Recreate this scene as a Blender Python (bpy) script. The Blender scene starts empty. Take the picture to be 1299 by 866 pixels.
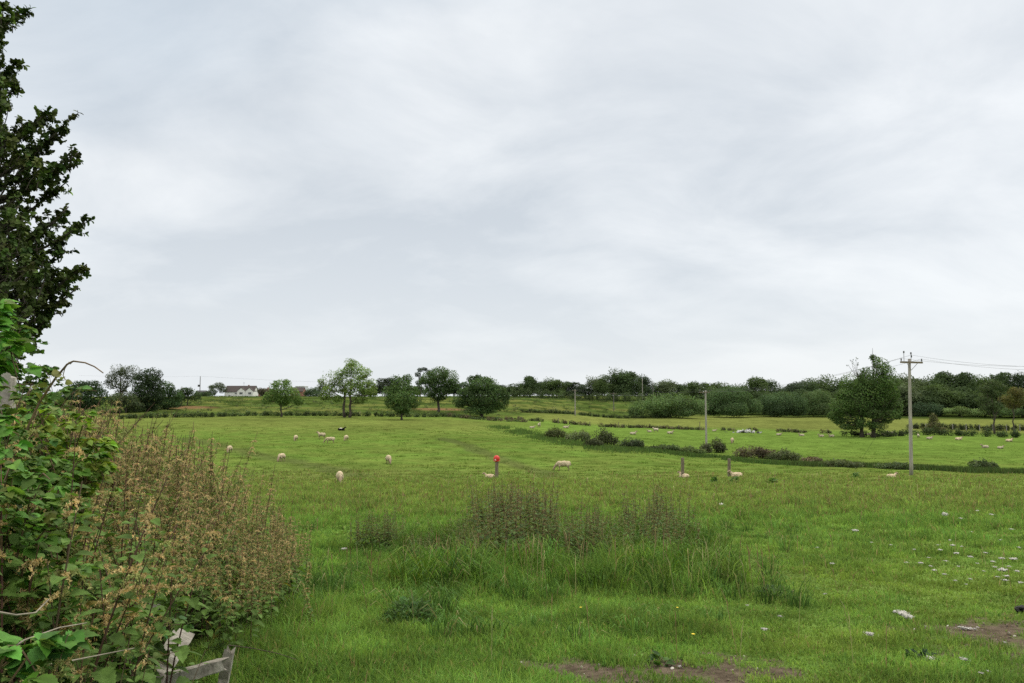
import bpy, bmesh, math, random
import numpy as np
from mathutils import Vector, Matrix

random.seed(7)
R = np.random.default_rng(11)
S = bpy.context.scene
COL = S.collection
F = 1000.0            # focal length in photo pixels (photo 1299 x 866)
EYE = 1.7
PITCH = math.atan(67.0 / F)
CP, SP = math.cos(PITCH), math.sin(PITCH)


def ray(px, py):
    xc, yc = (px - 649.5) / F, (433.0 - py) / F
    fw = CP - yc * SP
    return xc / fw, (SP + yc * CP) / fw          # X per metre of depth, Z per metre of depth


def vnoise(x, y, seed=0):
    x = np.asarray(x, float); y = np.asarray(y, float)
    xi, yi = np.floor(x).astype(np.int64), np.floor(y).astype(np.int64)
    fx, fy = x - xi, y - yi
    fx = fx * fx * (3 - 2 * fx); fy = fy * fy * (3 - 2 * fy)

    def h(a, b):
        n = (a * 374761393 + b * 668265263 + seed * 1274126177) & 0x7fffffff
        n = ((n ^ (n >> 13)) * 1274126177) & 0x7fffffff
        return ((n ^ (n >> 16)) & 0xffff) / 65535.0
    return (h(xi, yi) * (1 - fx) + h(xi + 1, yi) * fx) * (1 - fy) + (h(xi, yi + 1) * (1 - fx) + h(xi + 1, yi + 1) * fx) * fy


def fbm(x, y, seed=0, o=4):
    s, a, t = 0.0, 1.0, 0.0
    for k in range(o):
        s = s + a * vnoise(x * 2 ** k, y * 2 ** k, seed + k * 17); t += a; a *= .5
    return s / t


def sstep(a, b, x):
    t = np.clip((np.asarray(x, float) - a) / (b - a), 0, 1)
    return t * t * (3 - 2 * t)


# ------------------------------------------------------------------ terrain height
TD = np.array([0, 3, 5, 8, 14, 25, 40, 60, 80, 105, 130, 180, 230, 300, 380, 500, 800, 2000, 6000.])
NEAR = [-1.62, -1.68, -1.83, -2.2, -2.75, -3.6, -4.75, -6.15]
TC = np.array([-400, 0, 150, 300, 440, 550, 650, 800, 900, 1050, 1160, 1300, 1700.])
FAR = [
    [-6.35, -6.2, -5.9, -4.6, -2.7, -1.2, -1.1, -1.5, -3, -10, -30],
    [-6.35, -6.2, -5.9, -4.6, -2.7, -1.2, -1.1, -1.5, -3, -10, -30],
    [-6.35, -6.2, -5.9, -4.7, -2.8, -1.2, -1.1, -1.5, -3, -10, -30],
    [-6.35, -6.15, -5.9, -4.9, -3.0, -1.2, -1.2, -1.6, -3, -10, -30],
    [-6.35, -6.15, -5.95, -5.3, -3.5, -1.2, -1.1, -1.6, -3, -10, -30],
    [-6.4, -6.2, -6.1, -5.8, -4.0, -1.5, -1.0, -1.5, -3, -10, -30],
    [-6.5, -6.45, -6.5, -6.3, -4.6, -1.8, -0.9, -1.0, -3, -10, -30],
    [-6.6, -6.9, -7.3, -7.7, -7.1, -4.0, -1.5, -1.0, -3, -10, -30],
    [-7.0, -7.8, -8.3, -8.3, -7.5, -7.0, -5.0, -3.0, -3, -10, -30],
    [-7.3, -8.2, -8.8, -8.9, -8.0, -7.5, -5.0, -3.0, -3, -10, -30],
    [-7.4, -8.4, -9.1, -9.2, -8.4, -7.9, -5.5, -3.0, -3, -10, -30],
    [-7.7, -8.8, -9.3, -9.6, -8.8, -8.6, -6.0, -3.0, -3, -10, -30],
    [-7.7, -8.8, -9.3, -9.6, -8.8, -8.6, -6.0, -3.0, -3, -10, -30],
]
TZ = np.array([NEAR + f for f in FAR])            # columns x depths
TU = np.log(TD + 6.0)
_m = np.zeros_like(TZ)                             # monotone slopes along depth
_dl = np.diff(TZ, axis=1) / np.diff(TU)
_m[:, 1:-1] = np.where(_dl[:, 1:] * _dl[:, :-1] > 0, 2 * _dl[:, 1:] * _dl[:, :-1] / (_dl[:, 1:] + _dl[:, :-1] + 1e-12), 0)
_m[:, 0], _m[:, -1] = _dl[:, 0], _dl[:, -1]


def _profile(ci, u):
    k = np.clip(np.searchsorted(TU, u) - 1, 0, len(TU) - 2)
    h = TU[k + 1] - TU[k]; t = (u - TU[k]) / h
    a, b, ma, mb = TZ[ci, k], TZ[ci, k + 1], _m[ci, k], _m[ci, k + 1]
    return ((2 * t ** 3 - 3 * t ** 2 + 1) * a + (t ** 3 - 2 * t ** 2 + t) * h * ma + (-2 * t ** 3 + 3 * t ** 2) * b + (t ** 3 - t ** 2) * h * mb)


def bed_edge(Y):
    return np.interp(Y, [0, 2, 3.2, 4.5, 5.2, 6.5, 8.5, 10, 12, 14], [-1.0, -1.25, -1.45, -1.75, -1.95, -2.12, -2.3, -2.75, -3.7, -6])


def height(X, Y):
    X = np.asarray(X, float); Y = np.asarray(Y, float)
    D = np.maximum(Y, 0.0)
    c = np.clip(649.5 + F * X / np.maximum(D, 1.0), TC[0], TC[-1] - .01)
    ci = np.clip(np.searchsorted(TC, c) - 1, 0, len(TC) - 2)
    t = (c - TC[ci]) / (TC[ci + 1] - TC[ci])
    t = t * t * (3 - 2 * t)
    u = np.log(np.clip(D, 0, 5999) + 6.0)
    z = _profile(ci, u) * (1 - t) + _profile(ci + 1, u) * t
    # rough ground, and the bank under the old hedge on the left
    z = z + (fbm(X * .7, Y * .7, 3, 3) - .5) * .10 * sstep(2, 6, D) + (fbm(X * .06, Y * .06, 9, 2) - .5) * .35 * sstep(30, 80, D)
    bank = sstep(0.2, 1.6, bed_edge(Y) - X) * sstep(12.5, 8.5, Y) * sstep(-6, -1, Y)
    z = z + bank * .42
    return z + EYE


def hz(x, y):
    return float(height(np.array([x]), np.array([y]))[0])


def at(px, d):
    a, _ = ray(px, 500)
    return Vector((a * d, d, hz(a * d, d)))


def hit(px, py, dmin=2.0):
    a, s = ray(px, py)
    ds = np.exp(np.linspace(math.log(dmin), math.log(900), 3000))
    below = (EYE + s * ds) - height(a * ds, ds)
    k = np.argmax(below < 0)
    if below[k] >= 0:
        k = len(ds) - 1
    return Vector((a * ds[k], ds[k], hz(a * ds[k], ds[k])))


def unproj(px, py, d):
    a, s = ray(px, py)
    return np.array([a * d, d, EYE + s * d])


# ------------------------------------------------------------------ mesh helpers
class Geo:
    def __init__(self):
        self.V, self.T, self.C, self.M, self.n = [], [], [], [], 0

    def add(self, v, t, c=(1, 1, 1), m=0):
        v = np.asarray(v, np.float32).reshape(-1, 3); t = np.asarray(t, np.int64).reshape(-1, 3)
        c = np.asarray(c, np.float32)
        if c.ndim == 1:
            c = np.broadcast_to(c, (len(v), 3))
        self.V.append(v); self.T.append(t + self.n); self.C.append(c)
        self.M.append(np.full(len(t), m, np.int32)); self.n += len(v)

    def inst(self, tv, tt, pos, rot, scale, col, m=0, shade=None):
        """copies of a template at pos with frames rot (N,3,3; rows are the axes), scale (N,) or (N,3), col (N,3)"""
        N = len(pos)
        if N == 0:
            return
        scale = np.asarray(scale, float)
        sc = scale[:, None, None] if scale.ndim == 1 else scale[:, None, :]
        v = (tv[None] * sc) @ rot + np.asarray(pos)[:, None, :]
        k = len(tv)
        t = (tt[None] + (np.arange(N) * k)[:, None, None]).reshape(-1, 3)
        c = np.repeat(np.asarray(col, np.float32), k, axis=0).reshape(N, k, 3)
        if shade is not None:
            c = c * np.asarray(shade, np.float32)[None, :, None]
        self.add(v.reshape(-1, 3), t, c.reshape(-1, 3), m)

    def box(self, x0, x1, y0, y1, z0, z1, c=(1, 1, 1), m=0):
        v = [(x, y, z) for x in (x0, x1) for y in (y0, y1) for z in (z0, z1)]
        t = [(0, 1, 3), (0, 3, 2), (4, 6, 7), (4, 7, 5), (0, 4, 5), (0, 5, 1), (2, 3, 7), (2, 7, 6), (0, 2, 6), (0, 6, 4), (1, 5, 7), (1, 7, 3)]
        self.add(v, t, c, m)

    def tube(self, P, rad, sides=6, c=(1, 1, 1), cap=True, m=0, wob=0):
        P = np.asarray(P, float); n = len(P); rad = np.broadcast_to(np.asarray(rad, float), (n,))
        T = np.gradient(P, axis=0); T /= np.linalg.norm(T, axis=1)[:, None] + 1e-9
        ref = np.where(np.abs(T[:, 2:3]) > .9, [[1., 0, 0]], [[0, 0, 1.]])
        A = np.cross(T, ref); A /= np.linalg.norm(A, axis=1)[:, None] + 1e-9
        for i in range(1, n):
            a = A[i - 1] - T[i] * np.dot(A[i - 1], T[i]); A[i] = a / (np.linalg.norm(a) + 1e-9)
        B = np.cross(T, A)
        th = np.arange(sides) * 2 * math.pi / sides
        rr = rad[:, None] * (1 + wob * (R.random((n, sides)) - .5))
        v = P[:, None] + (A[:, None] * np.cos(th)[None, :, None] + B[:, None] * np.sin(th)[None, :, None]) * rr[..., None]
        i = np.arange(n - 1)[:, None] * sides; j = np.arange(sides)[None]; j2 = (j + 1) % sides
        t = np.concatenate([np.stack([i + j, i + j2, i + sides + j2], -1).reshape(-1, 3), np.stack([i + j, i + sides + j2, i + sides + j], -1).reshape(-1, 3)])
        v = v.reshape(-1, 3)
        if cap:
            v = np.concatenate([v, P[:1], P[-1:]])
            a, b = n * sides, n * sides + 1; jj = np.arange(sides); k2 = (jj + 1) % sides
            t = np.concatenate([t, np.stack([np.full(sides, a), k2, jj], -1), np.stack([np.full(sides, b), (n - 1) * sides + jj, (n - 1) * sides + k2], -1)])
        self.add(v, t, c, m)

    def mesh(self, name, mats, smooth=False):
        me = bpy.data.meshes.new(name)
        V = np.concatenate(self.V); T = np.concatenate(self.T).astype(np.int32); C = np.concatenate(self.C); M = np.concatenate(self.M)
        me.vertices.add(len(V)); me.vertices.foreach_set('co', V.ravel())
        me.loops.add(T.size); me.loops.foreach_set('vertex_index', T.ravel())
        me.polygons.add(len(T)); me.polygons.foreach_set('loop_start', np.arange(0, T.size, 3, dtype=np.int32))
        a = me.attributes.new('col', 'FLOAT_COLOR', 'POINT')
        a.data.foreach_set('color', np.concatenate([C, np.ones((len(C), 1), np.float32)], 1).astype(np.float32).ravel())
        for m in (mats if isinstance(mats, (list, tuple)) else [mats]):
            me.materials.append(m)
        me.polygons.foreach_set('material_index', M)
        me.polygons.foreach_set('use_smooth', np.full(len(T), bool(smooth)))
        me.update(calc_edges=True)
        return me


def obj(name, mesh, parent=None, loc=(0, 0, 0), rz=0, sc=1.0):
    o = bpy.data.objects.new(name, mesh)
    COL.objects.link(o)
    o.parent = parent
    o.location = loc
    o.rotation_euler = (0, 0, rz)
    o.scale = (sc, sc, sc) if not hasattr(sc, '__len__') else sc
    return o


def tag(o, label, cat, group=None, kind=None):
    if label: o['label'] = label
    if cat: o['category'] = cat
    if group: o['group'] = group
    if kind: o['kind'] = kind
    return o


def thing(name, label, cat, loc=(0, 0, 0), rz=0, group=None, sc=1.0):
    return tag(obj(name, None, None, loc, rz, sc), label, cat, group)


def frames(d, n):
    """rows: side, along, normal"""
    d = d / (np.linalg.norm(d, axis=1)[:, None] + 1e-9)
    s = np.cross(d, n); s /= np.linalg.norm(s, axis=1)[:, None] + 1e-9
    return np.stack([s, d, np.cross(s, d)], 1)


def unit(n):
    v = R.normal(size=(n, 3))
    return v / np.linalg.norm(v, axis=1)[:, None]


def jit(c, n, a=.25, hue=.1):
    c = np.asarray(c, float)
    k = 1 + a * (R.random((n, 1)) * 2 - 1)
    return np.clip(c * k * (1 + hue * (R.random((n, 3)) * 2 - 1)), 0, 1)


KITE_V = np.array([(0, 0, 0), (.36, .45, .06), (0, 1, -.06), (-.36, .45, .06)], float)
KITE_T = np.array([(0, 1, 2), (0, 2, 3)])
SPRAY_V = np.array([(0, 0, 0), (.22, .35, .03), (.05, .55, 0), (.45, .75, .05), (0, 1, -.05), (-.12, .6, .02), (-.42, .5, .05), (-.15, .3, 0)], float)
SPRAY_T = np.array([(0, 1, 2), (0, 2, 7), (2, 3, 4), (2, 4, 5), (7, 5, 6), (7, 2, 5)])
# serrated nettle leaf
_o = [(0, 0), (.22, .02), (.34, .12), (.29, .2), (.40, .28), (.32, .36), (.36, .46), (.27, .54), (.29, .63), (.19, .71), (.19, .79), (.08, .88), (0, 1)]


def _leaf(o, fold=.22, droop=.3):
    v, t = [], []
    for x, y in o:
        v += [(0, y, -droop * y * y), (x, y, fold * x - droop * y * y), (-x, y, fold * x - droop * y * y)]
    for i in range(len(o) - 1):
        a, b = 3 * i, 3 * i + 3
        t += [(a, a + 1, b + 1), (a, b + 1, b), (a, b, b + 2), (a, b + 2, a + 2)]
    return np.array(v, float), np.array(t)


NL_V, NL_T = _leaf(_o)
OV_V, OV_T = _leaf([(0, 0), (.2, .1), (.33, .32), (.33, .55), (.2, .8), (0, 1)], .25, .15)
HL_V, HL_T = _leaf([(0, 0), (.22, .12), (.36, .38), (.34, .66), (.2, .9), (0, 1)], .3, .2)

# ------------------------------------------------------------------ materials
def mat(name):
    m = bpy.data.materials.new(name); m.use_nodes = True
    nt = m.node_tree; nt.nodes.clear()
    return m, nt, lambda t, **k: _node(nt, t, **k)


def _node(nt, t, **k):
    n = nt.nodes.new(t)
    for a, b in k.items():
        if a.startswith('in_'):
            key = a[3:]
            n.inputs[int(key) if key.isdigit() else key.replace('_', ' ')].default_value = b
        else:
            setattr(n, a, b)
    return n


def leaf_mat(name, trans=.25, rough=.55, spec=.25, nscale=3.0, namp=.35, tint=(1.15, 1.25, .6)):
    m, nt, N = mat(name)
    L = nt.links.new
    at_ = N('ShaderNodeAttribute', attribute_name='col')
    geo = N('ShaderNodeNewGeometry')
    noi = N('ShaderNodeTexNoise', in_Scale=nscale, in_Detail=3.0)
    L(geo.outputs['Position'], noi.inputs['Vector'])
    mr = N('ShaderNodeMapRange', in_1=.3, in_2=.7, in_3=1 - namp, in_4=1 + namp)
    L(noi.outputs[0], mr.inputs[0])
    mx = N('ShaderNodeVectorMath', operation='SCALE')
    L(at_.outputs['Color'], mx.inputs[0]); L(mr.outputs[0], mx.inputs['Scale'])
    p = N('ShaderNodeBsdfPrincipled', in_Roughness=rough)
    p.inputs['Specular IOR Level'].default_value = spec
    L(mx.outputs[0], p.inputs['Base Color'])
    out = N('ShaderNodeOutputMaterial')
    if trans > 0:
        tr = N('ShaderNodeBsdfTranslucent')
        m2 = N('ShaderNodeVectorMath', operation='MULTIPLY'); m2.inputs[1].default_value = tint
        L(mx.outputs[0], m2.inputs[0]); L(m2.outputs[0], tr.inputs[0])
        ms = N('ShaderNodeMixShader', in_0=trans)
        L(p.outputs[0], ms.inputs[1]); L(tr.outputs[0], ms.inputs[2]); L(ms.outputs[0], out.inputs[0])
    else:
        L(p.outputs[0], out.inputs[0])
    return m


def solid_mat(name, c1, c2, scale=8.0, rough=.8, stretch=(1, 1, 1), bump=.3, detail=5.0, attr=False, spec=.3):
    m, nt, N = mat(name)
    L = nt.links.new
    tc = N('ShaderNodeTexCoord'); mp = N('ShaderNodeMapping'); mp.inputs['Scale'].default_value = stretch
    L(tc.outputs['Object'], mp.inputs[0])
    noi = N('ShaderNodeTexNoise', in_Scale=scale, in_Detail=detail, in_Roughness=.65)
    L(mp.outputs[0], noi.inputs['Vector'])
    cr = N('ShaderNodeValToRGB')
    cr.color_ramp.elements[0].position = .32; cr.color_ramp.elements[1].position = .68
    cr.color_ramp.elements[0].color = (*c1, 1); cr.color_ramp.elements[1].color = (*c2, 1)
    L(noi.outputs[0], cr.inputs[0])
    p = N('ShaderNodeBsdfPrincipled', in_Roughness=rough)
    p.inputs['Specular IOR Level'].default_value = spec
    last = cr.outputs[0]
    if attr:
        a = N('ShaderNodeAttribute', attribute_name='col')
        mm = N('ShaderNodeVectorMath', operation='MULTIPLY')
        L(last, mm.inputs[0]); L(a.outputs['Color'], mm.inputs[1]); last = mm.outputs[0]
    L(last, p.inputs['Base Color'])
    b = N('ShaderNodeBump', in_Strength=bump, in_Distance=.02)
    L(noi.outputs[0], b.inputs['Height']); L(b.outputs[0], p.inputs['Normal'])
    out = N('ShaderNodeOutputMaterial'); L(p.outputs[0], out.inputs[0])
    return m


M_GRASS = leaf_mat('grass_blades', .3, .75, .06, 1.3, .22, (1.08, 1.1, .7))
M_CROWN = leaf_mat('tree_foliage', .3, .7, .12, .35, .3)
M_FARCROWN = leaf_mat('distant_foliage', .25, .8, .08, .2, .3)
M_HEDGE = leaf_mat('hedge_foliage', .25, .7, .12, .6, .35)
M_NETTLE = leaf_mat('nettle_leaf', .3, .65, .12, 25.0, .3)
M_HOLLY = leaf_mat('evergreen_leaf', .15, .6, .08, 6.0, .35)
M_BRAMBLE = leaf_mat('bramble_leaf', .3, .6, .15, 20.0, .3)
M_SEED = leaf_mat('seed_tassel', .35, .8, .1, 30.0, .3, (1.1, 1, .8))
M_STEM = leaf_mat('plant_stem', 0, .7, .2, 20.0, .3)
M_BARK = solid_mat('bark', (.035, .028, .022), (.12, .1, .08), 3.0, .9, (1, 1, .25), .6)
M_WOOD = solid_mat('weathered_wood', (.15, .135, .11), (.46, .43, .37), 5.0, .9, (1.0, 4, 2), .6, 6)
M_POSTWOOD = solid_mat('post_wood', (.10, .08, .055), (.27, .22, .16), 6.0, .9, (3, 3, .6), .5)
M_POLE = solid_mat('pole_wood', (.22, .21, .195), (.42, .40, .37), 3.0, .85, (3, 3, .25), .3, attr=True)
M_METAL = solid_mat('dull_metal', (.05, .05, .05), (.12, .12, .12), 9.0, .5)
M_WOOL = solid_mat('wool', (.75, .70, .62), (1, 1, 1), 12.0, .95, (1, 1, 1), .8, attr=True, spec=.1)
M_FLUFF = solid_mat('loose_wool', (.5, .48, .42), (.85, .83, .78), 40.0, .95, (1, 1, 1), .8, spec=.1)
M_RED = solid_mat('red_paint', (.55, .03, .025), (.68, .07, .05), 5.0, .5, bump=.1)
M_RENDER = solid_mat('white_render', (.68, .67, .63), (.80, .79, .76), .6, .85, bump=.1)
M_TILE = solid_mat('roof_tile', (.048, .040, .038), (.08, .065, .06), 1.2, .85, (1, 1, 6), .4)
M_BRICK = solid_mat('brick', (.22, .10, .07), (.32, .16, .12), 1.5, .9)
M_SLATE = solid_mat('slate', (.05, .05, .055), (.1, .1, .11), 1.5, .7)
M_GLASS = solid_mat('window_glass', (.03, .035, .04), (.09, .10, .11), .8, .12, bump=0, spec=.6)
M_GREY = solid_mat('pale_cladding', (.5, .53, .56), (.62, .65, .68), .4, .6, bump=.05)
M_DUNG = solid_mat('dark_dung', (.004, .004, .004), (.018, .015, .012), 30.0, .55, bump=1)
M_RUBBLE = solid_mat('rubble', (.25, .25, .25), (.75, .74, .72), 2.0, .9)
M_YELLOW = solid_mat('yellow_petal', (.75, .55, .02), (.85, .68, .05), 10.0, .5)


def ground_mat():
    m, nt, N = mat('field_ground')
    L = nt.links.new
    a = N('ShaderNodeAttribute', attribute_name='col')
    b = N('ShaderNodeAttribute', attribute_name='bare')
    geo = N('ShaderNodeNewGeometry')

    def noise(scale, det=4.0, stretch=None, rough=.6):
        n = N('ShaderNodeTexNoise', in_Scale=scale, in_Detail=det, in_Roughness=rough)
        if stretch:
            mp = N('ShaderNodeMapping'); mp.inputs['Scale'].default_value = stretch
            L(geo.outputs['Position'], mp.inputs[0]); L(mp.outputs[0], n.inputs['Vector'])
        else:
            L(geo.outputs['Position'], n.inputs['Vector'])
        return n.outputs[0]

    def rng(s, lo, hi, a0=.3, a1=.7):
        r = N('ShaderNodeMapRange', in_1=a0, in_2=a1, in_3=lo, in_4=hi)
        L(s, r.inputs[0]); return r.outputs[0]

    def mul(s, t):
        r = N('ShaderNodeMath', operation='MULTIPLY'); L(s, r.inputs[0]); L(t, r.inputs[1]); return r.outputs[0]
    k = mul(mul(rng(noise(.05, 3.0), .82, 1.18), rng(noise(.45, 5.0), .72, 1.28)), mul(rng(noise(3.0, 6.0), .7, 1.3), rng(noise(26.0, 4.0), .65, 1.35)))
    v = N('ShaderNodeVectorMath', operation='SCALE'); L(a.outputs['Color'], v.inputs[0]); L(k, v.inputs['Scale'])
    # straw-coloured flecks
    fl = N('ShaderNodeMapRange', in_1=.6, in_2=.75, in_3=0., in_4=.5); L(noise(1.1, 8.0, None, .75), fl.inputs[0])
    mxs = N('ShaderNodeMix', data_type='RGBA'); mxs.inputs['B'].default_value = (.19, .17, .06, 1)
    L(fl.outputs[0], mxs.inputs['Factor']); L(v.outputs[0], mxs.inputs['A'])
    soil = N('ShaderNodeValToRGB')
    soil.color_ramp.elements[0].position = .3; soil.color_ramp.elements[1].position = .72
    soil.color_ramp.elements[0].color = (.05, .039, .027, 1); soil.color_ramp.elements[1].color = (.21, .168, .122, 1)
    L(noise(9.0, 9.0, None, .72), soil.inputs[0])
    mxb = N('ShaderNodeMix', data_type='RGBA')
    L(b.outputs['Fac'], mxb.inputs['Factor']); L(mxs.outputs['Result'], mxb.inputs['A']); L(soil.outputs[0], mxb.inputs['B'])
    p = N('ShaderNodeBsdfPrincipled', in_Roughness=.95); p.inputs['Specular IOR Level'].default_value = 0.
    L(mxb.outputs['Result'], p.inputs['Base Color'])
    bp = N('ShaderNodeBump', in_Strength=.8, in_Distance=.06); L(noise(14.0, 8.0, None, .7), bp.inputs['Height']); L(bp.outputs[0], p.inputs['Normal'])
    out = N('ShaderNodeOutputMaterial'); L(p.outputs[0], out.inputs[0])
    return m


# ------------------------------------------------------------------ camera, light, sky
cam = bpy.data.cameras.new('camera'); co = bpy.data.objects.new('camera', cam); COL.objects.link(co)
cam.sensor_width = 36; cam.lens = 36 * F / 1299; cam.clip_end = 20000; cam.clip_start = .05
co.location = (0, 0, EYE); co.rotation_euler = (math.pi / 2 + PITCH, 0, 0)
S.camera = co
SUN_EL, SUN_AZ = math.radians(55), math.radians(50)      # azimuth clockwise from the view direction
sl = bpy.data.lights.new('sun', 'SUN'); so = bpy.data.objects.new('sun', sl); COL.objects.link(so)
sl.energy = 1.7; sl.angle = math.radians(25); sl.color = (1, .95, .86)
sd = Vector((math.sin(SUN_AZ) * math.cos(SUN_EL), math.cos(SUN_AZ) * math.cos(SUN_EL), math.sin(SUN_EL)))
so.rotation_euler = sd.to_track_quat('Z', 'Y').to_euler()

W = bpy.data.worlds.new('World'); S.world = W; W.use_nodes = True
nt = W.node_tree; nt.nodes.clear()
N = lambda t, **k: _node(nt, t, **k)
L = nt.links.new
sky = N('ShaderNodeTexSky', sky_type='NISHITA', sun_disc=False, sun_elevation=SUN_EL, sun_rotation=SUN_AZ)
tc = N('ShaderNodeTexCoord'); sep = N('ShaderNodeSeparateXYZ'); L(tc.outputs['Generated'], sep.inputs[0])


def M2(op, a, b=None, c=None):
    n = N('ShaderNodeMath', operation=op)
    for i, s in enumerate((a, b, c)):
        if s is None: continue
        if isinstance(s, (int, float)): n.inputs[i].default_value = s
        else: L(s, n.inputs[i])
    return n.outputs[0]


zz = M2('MAXIMUM', sep.outputs[2], 0.0)
den = M2('ADD', zz, .32)
cx, cy = M2('DIVIDE', sep.outputs[0], den), M2('DIVIDE', sep.outputs[1], den)
cv = N('ShaderNodeCombineXYZ'); L(cx, cv.inputs[0]); L(cy, cv.inputs[1])


def cloud(scale, det, rough, off, sx=1.0, dist=0.0):
    mp = N('ShaderNodeMapping'); mp.inputs['Location'].default_value = off; mp.inputs['Scale'].default_value = (sx, 1, 1)
    L(cv.outputs[0], mp.inputs[0])
    n = N('ShaderNodeTexNoise', in_Scale=scale, in_Detail=det, in_Roughness=rough, in_Distortion=dist)
    L(mp.outputs[0], n.inputs['Vector'])
    return n.outputs[0]


c1 = cloud(.9, 3.0, .5, (3.1, 1.7, 0), .75, .3)
c2 = cloud(2.6, 6.0, .58, (7.3, 2.2, 0), .8, .4)
cm = M2('ADD', M2('MULTIPLY', c1, .6), M2('MULTIPLY', c2, .4))
ramp = N('ShaderNodeValToRGB')
e = ramp.color_ramp.elements
e[0].position, e[1].position = .40, .585
e[0].color, e[1].color = (.67, .725, .78, 1), (.98, 1.01, 1.03, 1)
L(cm, ramp.inputs[0])
c3 = cloud(.9, 2.0, .5, (1.2, 5.3, 0), .8, .2)
br = N('ShaderNodeMapRange', in_1=.54, in_2=.72, in_3=0., in_4=.4); L(c3, br.inputs[0])
mb = N('ShaderNodeMix', data_type='RGBA'); mb.inputs['B'].default_value = (.60, .73, .86, 1)
L(br.outputs[0], mb.inputs['Factor']); L(ramp.outputs[0], mb.inputs['A'])
# paler near the horizon, brighter well above the frame (overcast zenith)
hr = N('ShaderNodeMapRange', in_1=0., in_2=.22, in_3=.75, in_4=0.); L(zz, hr.inputs[0])
mh = N('ShaderNodeMix', data_type='RGBA'); mh.inputs['B'].default_value = (.91, .95, .98, 1)
L(hr.outputs[0], mh.inputs['Factor']); L(mb.outputs['Result'], mh.inputs['A'])
zr = N('ShaderNodeMapRange', in_1=.47, in_2=.85, in_3=1., in_4=2.5); L(zz, zr.inputs[0])
vs = N('ShaderNodeVectorMath', operation='SCALE'); L(mh.outputs['Result'], vs.inputs[0]); L(zr.outputs[0], vs.inputs['Scale'])
bg1 = N('ShaderNodeBackground', in_Strength=.08); L(sky.outputs[0], bg1.inputs[0])
zm = N('ShaderNodeMapRange', in_1=.5, in_2=.7, in_3=0., in_4=.75); L(zz, zm.inputs[0])
mz = N('ShaderNodeMix', data_type='RGBA'); mz.inputs['B'].default_value = (1.85, 1.72, 1.5, 1)
L(zm.outputs[0], mz.inputs['Factor']); L(vs.outputs[0], mz.inputs['A'])
bg2 = N('ShaderNodeBackground', in_Strength=1.0); L(mz.outputs['Result'], bg2.inputs[0])
ms = N('ShaderNodeMixShader', in_0=.9); L(bg1.outputs[0], ms.inputs[1]); L(bg2.outputs[0], ms.inputs[2])
wo = N('ShaderNodeOutputWorld'); L(ms.outputs[0], wo.inputs[0])
S.view_settings.view_transform = 'Standard'; S.view_settings.look = 'None'
S.view_settings.exposure = 0; S.view_settings.gamma = 1
S.render.engine = 'CYCLES'
S.cycles.max_bounces = 6; S.cycles.diffuse_bounces = 3; S.cycles.transmission_bounces = 3; S.cycles.glossy_bounces = 2
S.cycles.use_denoising = False

# ------------------------------------------------------------------ ground sheet
def seg_dist(X, Y, pts):
    best = np.full(np.shape(X), 1e9)
    for (x0, y0), (x1, y1) in zip(pts[:-1], pts[1:]):
        dx, dy = x1 - x0, y1 - y0
        t = np.clip(((X - x0) * dx + (Y - y0) * dy) / (dx * dx + dy * dy), 0, 1)
        best = np.minimum(best, np.hypot(X - x0 - t * dx, Y - y0 - t * dy))
    return best


def hits(*pp):
    return [tuple(hit(*p)[:2]) for p in pp]


TRACK1 = hits((560, 556), (600, 568), (640, 585), (690, 600), (700, 606))
TRACK2 = hits((235, 556), (290, 568), (350, 582), (400, 590), (455, 604))
BARE1 = [tuple(hit(p, q)[:2]) for p, q in ((720, 852), (800, 858), (840, 845), (905, 850))]
BARE2 = [tuple(hit(p, q)[:2]) for p, q in ((1262, 798), (1310, 815), (1340, 830), (1420, 860))]


def bare_mask(X, Y):
    n = fbm(X * 2.2, Y * 2.2, 5, 4)
    d1 = seg_dist(X, Y, BARE1) / .42
    d2 = seg_dist(X, Y, BARE2) / .6
    spots = sstep(.70, .78, fbm(X * .9, Y * .9, 31, 3)) * sstep(.6, 2.0, X - .5) * sstep(11, 7, Y) * .8
    dd = np.minimum(d1, d2)
    n3 = fbm(X * 7, Y * 7, 15, 3)
    return np.clip(sstep(1.15, .6, dd + (n - .5) * 1.5 + (n3 - .5) * 3.4) + spots, 0, 1)


LUSH = np.array((.130, .222, .046)); MIDG = np.array((.145, .215, .050)); OLIVE = np.array((.175, .205, .062))
DRY = np.array((.19, .175, .065)); ROUGH = np.array((.085, .135, .035)); SOIL = np.array((.27, .15, .10))


def lerp(a, b, t):
    t = np.asarray(t)[..., None]
    return a * (1 - t) + b * t


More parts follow.
